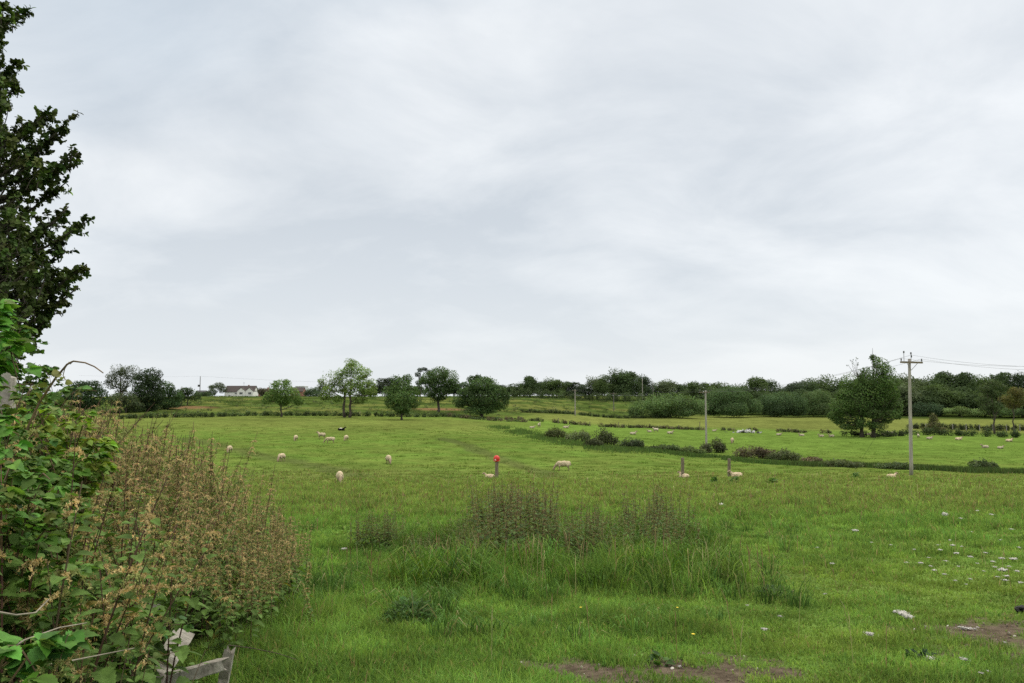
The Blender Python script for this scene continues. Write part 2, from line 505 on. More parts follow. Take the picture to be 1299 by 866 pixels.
def ground_col(X, Y):
    D = np.maximum(Y, .1); c = 649.5 + F * X / np.maximum(D, 1.)
    n1 = fbm(X * .05, Y * .05, 1, 3); n2 = fbm(X * .4, Y * .4, 2, 3)
    g = np.broadcast_to(LUSH, X.shape + (3,)) * 1.0
    g = lerp(g, MIDG, sstep(.35, .65, n2))
    band = sstep(20, 34, D) * sstep(85, 50, D)                    # seed-head band across the middle
    g = lerp(g, lerp(OLIVE, DRY, .45), band * (.25 + .4 * sstep(.3, .7, n1)))
    left = sstep(720, 600, c)
    upper = sstep(110, 150, D) * sstep(200, 170, D)
    g = lerp(g, OLIVE, upper * left * .55)
    mid = sstep(95, 130, D) * (1 - left)
    g = lerp(g, LUSH * 1.05, mid * .8)
    far = sstep(185, 200, D) * (1 - left)
    g = lerp(g, OLIVE * 1.0, far * .85)
    fy = np.interp(c, [100, 300, 440, 560, 650, 720, 860], [168, 180, 186, 192, 200, 224, 240])
    rough = sstep(0, 5, D - fy) * sstep(905, 840, c)
    rc = lerp(ROUGH, OLIVE * .9, sstep(.45, .7, fbm(X * .06, Y * .12, 8, 3)))
    rc = lerp(rc, ROUGH * .6, sstep(.55, .62, fbm(X * .25, Y * .25, 12, 2)))
    g = lerp(g, rc, rough)
    scar = sstep(9, 4, np.hypot((X - at(233, 215).x) / 1.3, Y - 215)) + sstep(7, 3, np.hypot((X - at(560, 225).x) / 1.6, Y - 225))
    g = lerp(g, SOIL, np.clip(scar, 0, 1) * .8)
    woods = sstep(262, 275, D) * sstep(850, 900, c)
    g = lerp(g, ROUGH * .6, woods)
    tr = sstep(1.6, .3, seg_dist(X, Y, TRACK1) + (n2 - .5) * 1.6) * .75 + sstep(2.2, .3, seg_dist(X, Y, TRACK2) + (n2 - .5) * 3) * .6
    g = lerp(g, np.array((.10, .115, .05)), np.clip(tr, 0, .6))
    hol = sstep(.63, .75, fbm(X * .18, Y * .35, 22, 3)) * sstep(55, 70, D) * sstep(170, 130, D)
    g = lerp(g, LUSH * .6, hol * .3)
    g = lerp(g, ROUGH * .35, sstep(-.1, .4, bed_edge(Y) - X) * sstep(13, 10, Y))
    g = g * lerp(np.array((1., 1, 1)), np.array((.82, .78, .70)), sstep(45, 75, D))  # far ground darkened in colour for the turf's missing self-shadow
    return g


azf = np.radians(np.arange(-52, 52.01, .2))
az = np.concatenate([np.radians(np.arange(-180, -52, 4)), azf, np.radians(np.arange(56, 177, 4))])
rr = np.concatenate([[0.25], np.exp(np.arange(math.log(.8), math.log(7000), .021))])
AZ, RR = np.meshgrid(az, rr)
X, Y = (np.sin(AZ) * RR).ravel(), (np.cos(AZ) * RR).ravel()
g = Geo()
na, nr = len(az), len(rr)
i = (np.arange(nr - 1) * na)[:, None]; j = np.arange(na)[None]; j2 = (j + 1) % na
tri = np.concatenate([np.stack([i + j2, i + j, i + na + j], -1).reshape(-1, 3), np.stack([i + j2, i + na + j, i + na + j2], -1).reshape(-1, 3)])
V = np.stack([X, Y, height(X, Y)], 1)
V = np.concatenate([V, [[0, 0, hz(0, 0)]]])
ctr = len(V) - 1
tri = np.concatenate([tri, np.stack([np.full(na, ctr), np.arange(na), (np.arange(na) + 1) % na], -1)])
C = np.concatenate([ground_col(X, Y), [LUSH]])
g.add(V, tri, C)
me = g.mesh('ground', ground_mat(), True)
ba = me.attributes.new('bare', 'FLOAT', 'POINT')
ba.data.foreach_set('value', np.concatenate([bare_mask(X, Y), [0]]).astype(np.float32))
tag(obj('ground', me), None, None, None, 'structure')['label'] = 'green pasture sloping down from the gateway and up to far fields'

# ------------------------------------------------------------------ grass
TALL = [tuple(hit(p, q)[:2]) for p, q in ((600, 742), (690, 738), (780, 736), (850, 740))]
TALLB = [tuple(at(p, q)[:2]) for p, q in ((470, 14.5), (650, 14.5), (880, 14.0))]
TUSS = [tuple(at(p, q)[:2]) for p, q in ((660, 9.6), (700, 9.8), (900, 9.4))]


def grass_height(X, Y):
    D = Y
    n = fbm(X * .8, Y * .8, 41, 3)
    h = .075 + .11 * sstep(.35, .75, n) + .03 * sstep(-.5, -1.5, X) * sstep(12, 6, Y)
    right = sstep(.12, .30, X / np.maximum(Y, .5)) * sstep(16, 11, Y)
    h = h * (1 - .45 * right)
    t = np.maximum(sstep(1.3, .3, seg_dist(X, Y, TALL) + (n - .5) * 1.2), -1 + 0 * D)
    h = h + .34 * t * sstep(.3, .75, fbm(X * 1.9, Y * 1.9, 71, 3))
    lft = sstep(.9, .1, X - bed_edge(Y)) * sstep(12, 9, Y) * sstep(5.2, 6.2, Y)
    h = h * (1 - .55 * sstep(1.5, .5, seg_dist(X, Y, BARE1))) * (1 - .5 * sstep(.9, .4, np.hypot(X + 1.75, Y - 4.55)))
    h = h + .18 * lft * n
    h = h + .09 * sstep(16, 24, D) * sstep(66, 48, D) - .07 * sstep(60, 75, D)
    h = h * np.maximum(sstep(.0, .5, X - bed_edge(Y) + .5), Y > 12.5)
    b = bare_mask(X, Y)
    return h * (1 - .75 * b)


NT = 88000
u = R.random(NT * 3)
lo, hi = 3.0, 150.0
pw = -.42                                                   # sample depth with weight d^pw in log depth
d = (lo ** pw + u * (hi ** pw - lo ** pw)) ** (1 / pw)
a = np.tan(np.radians(R.uniform(-37, 37, NT * 3)))
X, Y = a * d, d
keep = (X > bed_edge(Y) - .6) | (Y > 12.5)
b = bare_mask(X, Y)
keep &= R.random(len(X)) > np.clip(b * 1.1 - .05, 0, .90)
X, Y, d = X[keep][:NT], Y[keep][:NT], d[keep][:NT]
gh = grass_height(X, Y) * R.choice([.45, .7, .9, 1.15, 1.6], len(X), p=[.22, .3, .27, .16, .05])
ok = gh > .02
X, Y, d, gh = X[ok], Y[ok], d[ok], gh[ok]
NB = 15
n = len(X) * NB
lod = np.maximum(1, d / 9.0) ** .8
spread = .05 * lod ** .9 + .01
BX = np.repeat(X, NB) + R.normal(size=n) * np.repeat(spread, NB)
BY = np.repeat(Y, NB) + R.normal(size=n) * np.repeat(spread, NB) * 1.2
hh = np.repeat(gh, NB) * R.uniform(.55, 1.35, n)
ww = np.repeat(.0036 * np.maximum(1, d / 7.0) ** .85, NB) * R.uniform(.7, 1.4, n)
P0 = np.stack([BX, BY, height(BX, BY) - .01], 1)
th = R.uniform(0, 2 * math.pi, n)
lean = R.uniform(.1, .95, n) * hh
out = np.stack([np.cos(th), np.sin(th), np.zeros(n)], 1)
side = np.stack([-np.sin(th + R.normal(size=n) * .6), np.cos(th), np.zeros(n)], 1)
face = np.stack([np.ones(n), np.zeros(n), np.zeros(n)], 1)
side = side * .6 + face * .55
P1 = P0 + out * (lean * .3)[:, None]; P1[:, 2] += hh * .55
P2 = P0 + out * lean[:, None]; P2[:, 2] += hh * .98 - lean * .25
v = np.stack([P0 - side * ww[:, None], P0 + side * ww[:, None], P1 + side * ww[:, None] * .85, P1 - side * ww[:, None] * .85, P2], 1)
t0 = np.array([(0, 1, 2), (0, 2, 3), (3, 2, 4)])
t = (t0[None] + (np.arange(n) * 5)[:, None, None]).reshape(-1, 3)
gc = ground_col(X, Y)
tn = fbm(X * .9, Y * .9, 77, 3)[:, None]
yl = np.array((.165, .215, .048)); bl = np.array((.075, .185, .058))
gc = gc * .3 + .7 * (np.array((.108, .202, .046)) * (1 - tn) + np.array((.138, .206, .054)) * tn)
gc = np.where(R.random((len(X), 1)) < .3, gc * .55 + yl * .45, gc)
gc = np.where(R.random((len(X), 1)) < .25, gc * .6 + bl * .4, gc)
rgt = (sstep(.18, .4, X / d) * sstep(16, 9, d) * (.1 + .5 * sstep(.4, .7, fbm(X * .7, Y * .7, 55, 3))))[:, None]
gc = gc * (1 - rgt) + yl * 1.05 * rgt
band = (sstep(18, 32, d) * sstep(82, 50, d) * .34)[:, None]
gc = gc * (1 - band) + (OLIVE * .6 + DRY * .4) * band
cl_ = .82 + .36 * sstep(.3, .7, fbm(X * 2.6, Y * 2.0, 91, 3))[:, None]
gc = gc * R.uniform(.72, 1.28, (len(X), 1)) * 1.5 * (cl_ * (1 - sstep(30, 50, d)[:, None]) + sstep(30, 50, d)[:, None])
fr_ = sstep(50, 80, d)[:, None]
gc = gc * (1 - fr_) + ground_col(X, Y) * R.uniform(.95, 1.15, (len(X), 1)) * 1.25 * fr_
bc = np.repeat(gc, NB, 0) * R.uniform(.75, 1.3, (n, 1))
dead = R.random(n) < .05
bc[dead] = np.array((.36, .30, .15)) * R.uniform(.7, 1.2, (dead.sum(), 1))
seedy = (np.repeat(d, NB) > 22) & (np.repeat(d, NB) < 66) & (R.random(n) < .12)
bc[seedy] = np.array((.27, .20, .11)) * R.uniform(.7, 1.2, (seedy.sum(), 1))
cc = np.repeat(bc, 5, 0).reshape(n, 5, 3) * np.array([.75, .75, 1, 1, 1.12])[None, :, None]  # root shade and paler tips put into the blade colours
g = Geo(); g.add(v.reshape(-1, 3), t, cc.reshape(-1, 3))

# long arching blades in the rank patch before the weeds
nl = 1900
X = R.uniform(-2.0, 3.6, nl * 4); Y = R.uniform(8.2, 15.5, nl * 4)
t_ = np.maximum(sstep(1.35, .2, seg_dist(X, Y, TALL) + (fbm(X, Y, 66, 2) - .5)), .35 * sstep(1.3, .4, seg_dist(X, Y, TALLB)))
k_ = R.random(nl * 4) < t_ * sstep(.3, .6, fbm(X * 1.1, Y * 1.1, 61, 2))
X, Y = X[k_][:nl], Y[k_][:nl]
n = len(X) * 11
X0 = np.repeat(X, 11) + R.normal(size=n) * .05; Y0 = np.repeat(Y, 11) + R.normal(size=n) * .05
hh = np.repeat(R.uniform(.3, .6, len(X)), 11) * R.uniform(.6, 1.2, n); th = R.uniform(0, 6.28, n); ln_ = R.uniform(.15, .9, n) * hh
P0 = np.stack([X0, Y0, height(X0, Y0)], 1); o_ = np.stack([np.cos(th), np.sin(th), 0 * th], 1)
sd0 = (np.stack([-np.sin(th), np.cos(th), 0 * th], 1) * .5 + [.6, 0, 0]) * .0042
P1 = P0 + o_ * (ln_ * .2)[:, None]; P1[:, 2] += hh * .5
P2 = P0 + o_ * (ln_ * .6)[:, None]; P2[:, 2] += hh * .88
P3 = P0 + o_ * (ln_ * 1.15)[:, None]; P3[:, 2] += hh * .95 - ln_ * .35
v = np.stack([P0 - sd0, P0 + sd0, P1 + sd0, P1 - sd0, P2 + sd0 * .8, P2 - sd0 * .8, P3], 1)
t0 = np.array([(0, 1, 2), (0, 2, 3), (3, 2, 4), (3, 4, 5), (5, 4, 6)])
bc = np.repeat((np.array((.115, .205, .042)) * R.uniform(.6, 1.4, (len(X), 1)) + R.normal(size=(len(X), 3)) * .012), 11, 0) * R.uniform(.7, 1.3, (n, 1))
dd_ = R.random(n) < .05; bc[dd_] = np.array((.34, .30, .15)) * R.uniform(.7, 1.2, (dd_.sum(), 1))
cc = np.repeat(np.clip(bc, .01, 1), 7, 0).reshape(n, 7, 3) * np.array([.6, .6, .9, .9, 1, 1, 1.15])[None, :, None]  # long blades: shade at the foot painted into the colour
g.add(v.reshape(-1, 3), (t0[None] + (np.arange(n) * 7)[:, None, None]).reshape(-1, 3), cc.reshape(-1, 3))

# scattered tussocks
tu = [(R.uniform(330, 1010), R.uniform(6.5, 19)) for _ in range(110)]
TX = np.array([at(p_, q_).x for p_, q_ in tu]); TY = np.array([q_ for _, q_ in tu])
n = len(TX) * 46; id_ = np.repeat(np.arange(len(TX)), 46)
hh = R.uniform(.14, .34, len(TX))[id_] * R.uniform(.6, 1.2, n)
X0 = TX[id_] + R.normal(size=n) * .07; Y0 = TY[id_] + R.normal(size=n) * .07
th = np.arctan2(Y0 - TY[id_], X0 - TX[id_]) + R.normal(size=n) * .5; ln_ = R.uniform(.2, 1.0, n) * hh
P0 = np.stack([X0, Y0, height(X0, Y0)], 1); o_ = np.stack([np.cos(th), np.sin(th), 0 * th], 1)
sd0 = (np.stack([-np.sin(th), np.cos(th), 0 * th], 1) * .5 + [.6, 0, 0]) * .004
P1 = P0 + o_ * (ln_ * .2)[:, None]; P1[:, 2] += hh * .5
P2 = P0 + o_ * (ln_ * .6)[:, None]; P2[:, 2] += hh * .88
P3 = P0 + o_ * (ln_ * 1.15)[:, None]; P3[:, 2] += hh * .95 - ln_ * .35
v = np.stack([P0 - sd0, P0 + sd0, P1 + sd0, P1 - sd0, P2 + sd0 * .8, P2 - sd0 * .8, P3], 1)
bc = (np.array((.10, .19, .05)) * R.uniform(.7, 1.3, (len(TX), 1)))[id_] * R.uniform(.7, 1.35, (n, 1))
dd_ = R.random(n) < .08; bc[dd_] = np.array((.34, .30, .16)) * R.uniform(.7, 1.2, (dd_.sum(), 1))
cc = np.repeat(bc, 7, 0).reshape(n, 7, 3) * np.array([.6, .6, .9, .9, 1, 1, 1.15])[None, :, None]  # tussock colour carries painted shade towards the roots
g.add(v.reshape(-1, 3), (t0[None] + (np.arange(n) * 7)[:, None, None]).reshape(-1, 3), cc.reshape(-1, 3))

# flowering grass stalks: thin stems with a pale head
ns = 3600
u = R.random(ns)
d = (5 ** -.6 + u * (62 ** -.6 - 5 ** -.6)) ** (1 / -.6)
X = np.tan(np.radians(R.uniform(-33, 36, ns))) * d; Y = d
tl = np.maximum(sstep(2.4, .6, seg_dist(X, Y, TALL)), sstep(20, 30, d))
keep = (R.random(ns) < (.04 + .6 * tl) * np.where(d < 9.5, .4, 1)) & (X > bed_edge(Y) + .1)
X, Y, d, tl = X[keep], Y[keep], d[keep], tl[keep]
m = len(X); hh = R.uniform(.28, .5, m) + .22 * sstep(2, .6, seg_dist(X, Y, TALL))
hh = np.where(d > 18, hh * .8, hh)
w = .0016 * np.maximum(1, d / 6)
base = np.stack([X, Y, height(X, Y)], 1); lean = R.normal(size=(m, 2)) * .08
topv = base + np.stack([lean[:, 0], lean[:, 1], hh], 1)
midv = base * .3 + topv * .7; midv[:, :2] -= lean * .15
sx = np.array([1., 0, 0])
v = np.stack([base - sx * w[:, None], base + sx * w[:, None], midv + sx * w[:, None], midv - sx * w[:, None], midv + sx * (w * 2.2)[:, None] + [0, 0, .03], topv, midv - sx * (w * 2.2)[:, None] + [0, 0, .03]], 1)
t0 = np.array([(0, 1, 2), (0, 2, 3), (3, 2, 4), (3, 4, 6), (6, 4, 5)])
sc_ = np.where(R.random((m, 1)) < .5, np.array((.33, .30, .16)), np.array((.26, .17, .11))) * R.uniform(.7, 1.2, (m, 1))
g.add(v.reshape(-1, 3), (t0[None] + (np.arange(m) * 7)[:, None, None]).reshape(-1, 3), np.repeat(sc_, 7, 0))
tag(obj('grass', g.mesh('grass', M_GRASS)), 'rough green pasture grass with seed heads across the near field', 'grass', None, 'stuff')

# ------------------------------------------------------------------ nettles
def strand():
    """one drooping seed tassel: many tiny flakes along an arc"""
    V_, T_ = [], []
    for k in range(34):
        s = k / 33.0
        p = np.array([R.normal() * .07 * (1 - .5 * s), s * .8, .25 * math.sin(s * 2.2) - .75 * s * s + R.normal() * .05])
        e1, e2 = unit(2)
        q = len(V_)
        V_ += [p, p + e1 * .17, p + e2 * .17]; T_.append((q, q + 1, q + 2))
    return np.array(V_), np.array(T_)


STRANDS = [strand() for _ in range(3)]


def nettle_mesh(kind):
    """kind: 'leafy' (near bed), 'seedy' (tall, mostly brown seed), 'dark' (thin weeds out in the field)"""
    st, lf, sd_ = Geo(), Geo(), Geo()
    ns = {'leafy': 6, 'seedy': 5, 'dark': 7, 'single': 1}[kind]
    lp, ld, ln, lsz, lc = [], [], [], [], []
    sp_, sdir, ssz, scol = [], [], [], []
    for q in range(ns):
        h = R.uniform(.66 if kind == 'dark' else .8, 1.0) * {'leafy': 1.08, 'seedy': 1.35, 'dark': 1.0, 'single': 1.2}[kind]
        bx, by = R.normal(size=2) * ({'dark': .22}.get(kind, .13) if ns > 1 else .01)
        lx, ly = R.normal(size=2) * (.09 if kind == 'dark' else .19) * h
        s = np.linspace(0, 1, 7)
        P = np.stack([bx + lx * s ** 1.6, by + ly * s ** 1.6, h * s], 1)
        red = R.random()
        sc = np.array((.10, .075, .045)) * (1 - red) + np.array((.11, .05, .04)) * red
        st.tube(np.concatenate([[[0, 0, -.03], [bx * .6, by * .6, -.012]], P]), np.concatenate([[.008, .006], .0052 * (1 - .65 * s)]), 4, sc)
        nn = int(h / .062)
        az0 = R.random() * 6.28
        for k in range(nn):
            f = .12 + .86 * (k + R.normal() * .15) / nn
            p = np.array([np.interp(f, s, P[:, i_]) for i_ in range(3)])
            a0 = az0 + (k % 2) * math.pi / 2 + R.normal() * .25
            size = .10 * (1 - .75 * max(0, f - .35) / .65) * R.uniform(.75, 1.2)
            if kind in ('seedy', 'single') and f > .45: size *= .55
            if kind == 'dark': size *= .8
            for w in (0, math.pi):
                if f < .3 and R.random() < .45: continue
                el = R.uniform(-.35, .35) + .35 * (f - .5)
                dv = np.array([math.cos(a0 + w) * math.cos(el), math.sin(a0 + w) * math.cos(el), math.sin(el)])
                lp.append(p + dv * .025); ld.append(dv); ln.append(np.array([0, 0, 1.]) + R.normal(size=3) * .25); lsz.append(size)
                base = np.array((.105, .178, .042)) * R.uniform(.65, 1.45)
                if R.random() < .04: base = np.array((.22, .18, .04))
                if kind == 'dark': base = np.array((.095, .15, .045)) * R.uniform(.6, 1.4)
                lc.append(base)
            lo_ = {'leafy': .62, 'seedy': .35, 'dark': .35, 'single': .4}[kind]
            if f > lo_ and R.random() < (.9 if kind != 'leafy' else .5):
                for w in range(4):
                    aa = a0 + w * math.pi / 2 + .5 + R.normal() * .3
                    el = R.uniform(-.1, .5)
                    sdir.append((math.cos(aa) * math.cos(el), math.sin(aa) * math.cos(el), math.sin(el))); sp_.append(p)
                    ssz.append(R.uniform(.045, .085) * (1.25 - .7 * f) * (1.25 if kind == 'leafy' else 1.0) * (.78 if kind == 'dark' else 1))
                    if kind == 'leafy': cb = np.array((.64, .50, .25))
                    elif kind == 'dark': cb = np.array((.30, .245, .13))
                    else: cb = np.array((.60, .49, .26)) if R.random() < .8 else np.array((.56, .40, .25))
                    if R.random() < .42: cb = np.array((.28, .31, .11))
                    scol.append(cb * R.uniform(.65, 1.3))
    ld, ln = np.array(ld), np.array(ln)
    lf.inst(NL_V, NL_T, np.array(lp), frames(ld, ln), np.array(lsz), np.array(lc))
    sdir = np.array(sdir); sp_ = np.array(sp_); ssz = np.array(ssz); scol = np.array(scol)
    fr = frames(sdir, np.tile([0, 0, 1.], (len(sdir), 1)))
    pick = R.integers(0, 3, len(sdir))
    for k in range(3):
        q = pick == k
        sd_.inst(STRANDS[k][0], STRANDS[k][1], sp_[q], fr[q], ssz[q], scol[q])
    return st.mesh('nettle_stem', M_STEM), lf.mesh('nettle_leaves', M_NETTLE), sd_.mesh('nettle_seed', M_SEED)


NET = {k: [nettle_mesh(k) for _ in range(c)] for k, c in (('leafy', 6), ('seedy', 5), ('dark', 4), ('single', 4))}


def nettle(kind, x, y, sc, label, group, cat='nettle'):
    a_, b_, c_ = NET[kind][R.integers(0, len(NET[kind]))]
    t_ = thing('nettle', label, cat, (x, y, hz(x, y) - .02), R.random() * 6.28, group, sc)
    obj('stem', a_, t_); obj('foliage', b_, t_); obj('seed_head', c_, t_)


LB1 = 'leafy nettle with tan drooping tassels crowded on the bank near the broken fence'
LB2 = 'tall reddish-brown nettle gone to seed at the far half of the dense bank bed'
pts = []
tries = 0
while len(pts) < 180 and tries < 20000:
    tries += 1
    y = R.uniform(1.9, 11.2)
    depth = R.random() ** 1.3 * (1.1 + .22 * y)
    x = float(bed_edge(y)) - .02 - depth
    if (x + 2.0) ** 2 + (y - 5.25) ** 2 < .32 or (y < 5.6 and -1.75 < x < -1.2 and y > 4.2): continue
    if y < 2.6 and x > -1.2: continue
    if y < 4.95 and -.465 < x / y < -.325: continue
    if all((x - p[0]) ** 2 + (y - p[1]) ** 2 > .2 ** 2 for p in pts):
        pts.append((x, y))
for x, y in pts:
    far_ = y + R.normal() * .7 > 5.6
    edge = float(bed_edge(y)) - x
    sc = R.uniform(.72, 1.12) * (.70 + .74 * min(1, edge / 1.7)) * (1.12 if y < 5.5 else .97)
    ppx = 649.5 + F * x / y
    zmax = unproj(ppx, np.interp(ppx, [-200, 0, 60, 100, 150, 200, 260, 330, 390], [440, 468, 480, 496, 516, 528, 552, 600, 642]), y)[2]
    cap_ = (zmax - hz(x, y)) / (1.3 if far_ else 1.06) * R.uniform(.84, 1.03)
    sc = float(np.clip(min(sc * 1.1, cap_), .42, 1.5))
    if far_: nettle('seedy', x, y, sc, LB2, 'seeding nettles at the far half of the bank')
    else: nettle('leafy', x, y, min(sc, (1.62 - .1 * max(0, 3.4 - y)) / 1.08 * R.uniform(.85, 1)), LB1, 'leafy nettles crowding the bank by the broken fence')
for px, py, top in ((330, 800, 640), (352, 790, 648), (378, 770, 625), (388, 790, 690), (395, 800, 720), (310, 790, 600), (290, 760, 560), (262, 740, 545), (215, 720, 525), (342, 770, 655), (367, 785, 660)):
    p = hit(px, py)
    zt = min(unproj(px, top, p.y)[2], p.z + 1.5)
    nettle('single', p.x, p.y, max(.4, (zt - p.z) / 1.08), 'single tall seeding nettle stem standing out from the edge of the bed', 'lone nettle stems along the bed edge')

LC = 'thin dark weed with brownish seeds standing in the tangled mid-field patch'
for k in range(105):
    u = R.random()
    if k < 9: px, dd = R.uniform(458, 512), R.uniform(14.3, 15.3)
    elif k < 13: px, dd = R.uniform(525, 548), R.uniform(12.2, 13.2)
    else: px, dd = (655 + 62 * R.normal() if k < 46 else 800 + 38 * R.normal() if k < 72 else R.uniform(545, 870)), 11.9 + 4.4 * R.random() ** .8
    px = min(max(px, 455), 880)
    p = at(px, dd)
    e = np.interp(px, [450, 480, 512, 530, 560, 600, 655, 700, 730, 800, 830, 860, 900], [646, 638, 652, 680, 655, 645, 603, 650, 632, 648, 608, 650, 690])
    zt = unproj(px, e + abs(R.normal()) * 11 + max(0, 13.2 - dd) * 14, dd)[2]
    nettle('dark', p.x, p.y, float(np.clip((zt - p.z) / .86, .5, 1.6)), LC if 13 <= k else ('thin dark weed in the small separate clump beside the mid-field patch' if k < 9 else 'short reddish weed standing just in front of the mid-field patch'), 'dark weeds in the mid-field patch' if k >= 13 else ('dark weeds in the small separate clump' if k < 9 else 'short weeds before the patch'), 'weed')

# ------------------------------------------------------------------ brambles on the bank
def bramble_mesh(r, hgt, nc, lsz, col, bias=(0, 0)):
    st, lf = Geo(), Geo()
    lp, ld, ln, ls, lc = [], [], [], [], []
    for q in range(nc):
        a0 = R.random() * 6.28; L_ = R.uniform(.6, 1.1)
        s = np.linspace(0, 1, 8)
        rad = r * L_ * s ** 1.3
        P = np.stack([np.cos(a0) * rad + bias[0] * s, np.sin(a0) * rad + bias[1] * s, hgt * R.uniform(.6, 1.1) * np.sin(np.clip(s * R.uniform(1.5, 2.3), 0, 3))], 1)
        P += np.cumsum(R.normal(size=P.shape) * .015, 0)
        st.tube(P, .006 * (1 - .6 * s), 4, np.array((.13, .09, .05)) * R.uniform(.6, 1.4))
        for k in range(int(14 * hgt) + 6):
            f = R.uniform(.2, 1); p = np.array([np.interp(f, s, P[:, i_]) for i_ in range(3)])
            aa = R.random() * 6.28
            for w in (-.9, 0, .9):
                el = R.uniform(-.5, .4)
                dv = np.array([math.cos(aa + w) * math.cos(el), math.sin(aa + w) * math.cos(el), math.sin(el)])
                lp.append(p + np.array([math.cos(aa), math.sin(aa), .1]) * .06); ld.append(dv); ln.append(np.array([0, 0, 1]) + R.normal(size=3) * .35)
                ls.append(lsz * R.uniform(.6, 1.25)); lc.append(np.array(col) * 1.35 * R.uniform(.6, 1.5) * (1 + .12 * R.normal(size=3)))
    lf.inst(NL_V * [1.25, 1, 1], NL_T, np.array(lp), frames(np.array(ld), np.array(ln)), np.array(ls), np.clip(np.array(lc), 0, 1))
    return st.mesh('bramble_cane', M_STEM), lf.mesh('bramble_leaves', M_BRAMBLE)


for label, px, dd, r, h, nc, sz, col in (
        ('leafy bramble with large pale green leaves hard against the picture edge', -45, 2.3, .28, .98, 12, .075, (.075, .17, .03)),
        ('bramble bush with yellow-green leaves under the arching cane', 78, 4.7, .30, 1.40, 24, .055, (.13, .19, .03)),
        ('dense dark bramble beneath the evergreen tree by the grey post top', 10, 4.9, .5, 1.45, 30, .06, (.075, .13, .03)),
        ('mid-green bramble covering the foot of the grey post', 0, 3.5, .45, 1.25, 26, .055, (.08, .15, .03)),
        ('mid-green bramble filling before the grey post, on its outer side', -22, 4.2, .32, 1.22, 24, .055, (.075, .14, .03)),
        ('mid-green bramble filling before the grey post, on its field side', 30, 4.2, .32, 1.2, 24, .055, (.085, .15, .03)),
        ('low dark bramble tangled around the broken fence rail', 70, 3.7, .6, .6, 18, .05, (.05, .1, .025)),
        ('bramble growing between evergreen trunk and nettle bed', -40, 6.3, .7, 2.0, 40, .065, (.07, .125, .03)),
        ('bramble thicket at the foot of the evergreen tree', 5, 8.0, .6, 2.1, 40, .065, (.065, .12, .03)),
        ('tall hazel-leaved bramble shoots rising past the grey post top', -32, 3.6, .16, 1.9, 8, .065, (.09, .19, .035)),
):
    p = at(px, dd)
    a_, b_ = bramble_mesh(r, h, nc, sz, col)
    t_ = thing('bramble', label, 'bramble', (p.x, p.y, hz(p.x, p.y) - .03), 0, 'brambles on the bank')
    obj('cane', a_, t_); obj('foliage', b_, t_)

# long arching cane against the sky
g = Geo(); l_ = Geo()
P = np.array([unproj(x, y, dd) for x, y, dd in ((20, 575, 4.2), (50, 510, 4.2), (70, 480, 4.15), (85, 462, 4.1), (93, 458, 4.1), (108, 460, 4.1), (120, 465, 4.1), (131, 473, 4.1))])
g.tube(P, np.linspace(.007, .003, 8), 5, (.16, .11, .06))
P2 = np.array([unproj(x, y, 4.1) for x, y in ((86, 461), (82, 468), (80, 476), (83, 482))])
g.tube(P2, .0025, 4, (.15, .12, .06))
lp = np.array([unproj(x, y, 4.12) for x, y in ((66, 472), (72, 470), (64, 478), (70, 478), (80, 478), (83, 484), (60, 488), (92, 458), (90, 459), (50, 500))])
ld = unit(10); ld[:, 2] = -abs(ld[:, 2])
l_.inst(NL_V * [1.3, 1, 1], NL_T, lp, frames(ld, unit(10)), np.array([.045, .05, .04, .045, .03, .035, .045, .02, .02, .05]), jit((.20, .20, .07), 10, .4))
c0 = tag(obj('bramble_cane', g.mesh('bramble_cane', M_STEM)), 'long bare bramble cane arching against the sky above the bank', 'bramble')
obj('foliage', l_.mesh('cane_leaves', M_BRAMBLE), c0)
# dead pale canes, low in the corner
for k, (pp, lab) in enumerate((
        (((-10, 775, 2.4), (20, 780, 2.5), (45, 777, 2.6), (62, 760, 2.7)), 'pale dead cane with a bent tip in the bottom corner of the bank'),
        (((-5, 836, 2.3), (30, 812, 2.5), (75, 796, 2.7), (110, 790, 2.9)), 'pale dead cane rising slantwise among the dark leaves'),
        (((60, 842, 2.7), (90, 838, 2.8), (130, 830, 3.0), (170, 822, 3.2)), 'thin straight dead cane lying low beside the broken fence'),
        (((290, 818, 5.3), (320, 822, 5.3), (350, 828, 5.2), (375, 836, 5.1)), 'thin dark twig sticking out over the grass from the fence post'))):
    g = Geo(); P = np.array([unproj(*q) for q in pp]); g.tube(P, np.linspace(.0038, .002, 4), 5, (.26, .23, .18) if k < 3 else (.1, .08, .06))
    tag(obj('dead_cane' if k < 3 else 'twig', g.mesh('dead_cane', M_STEM)), lab, 'twig')

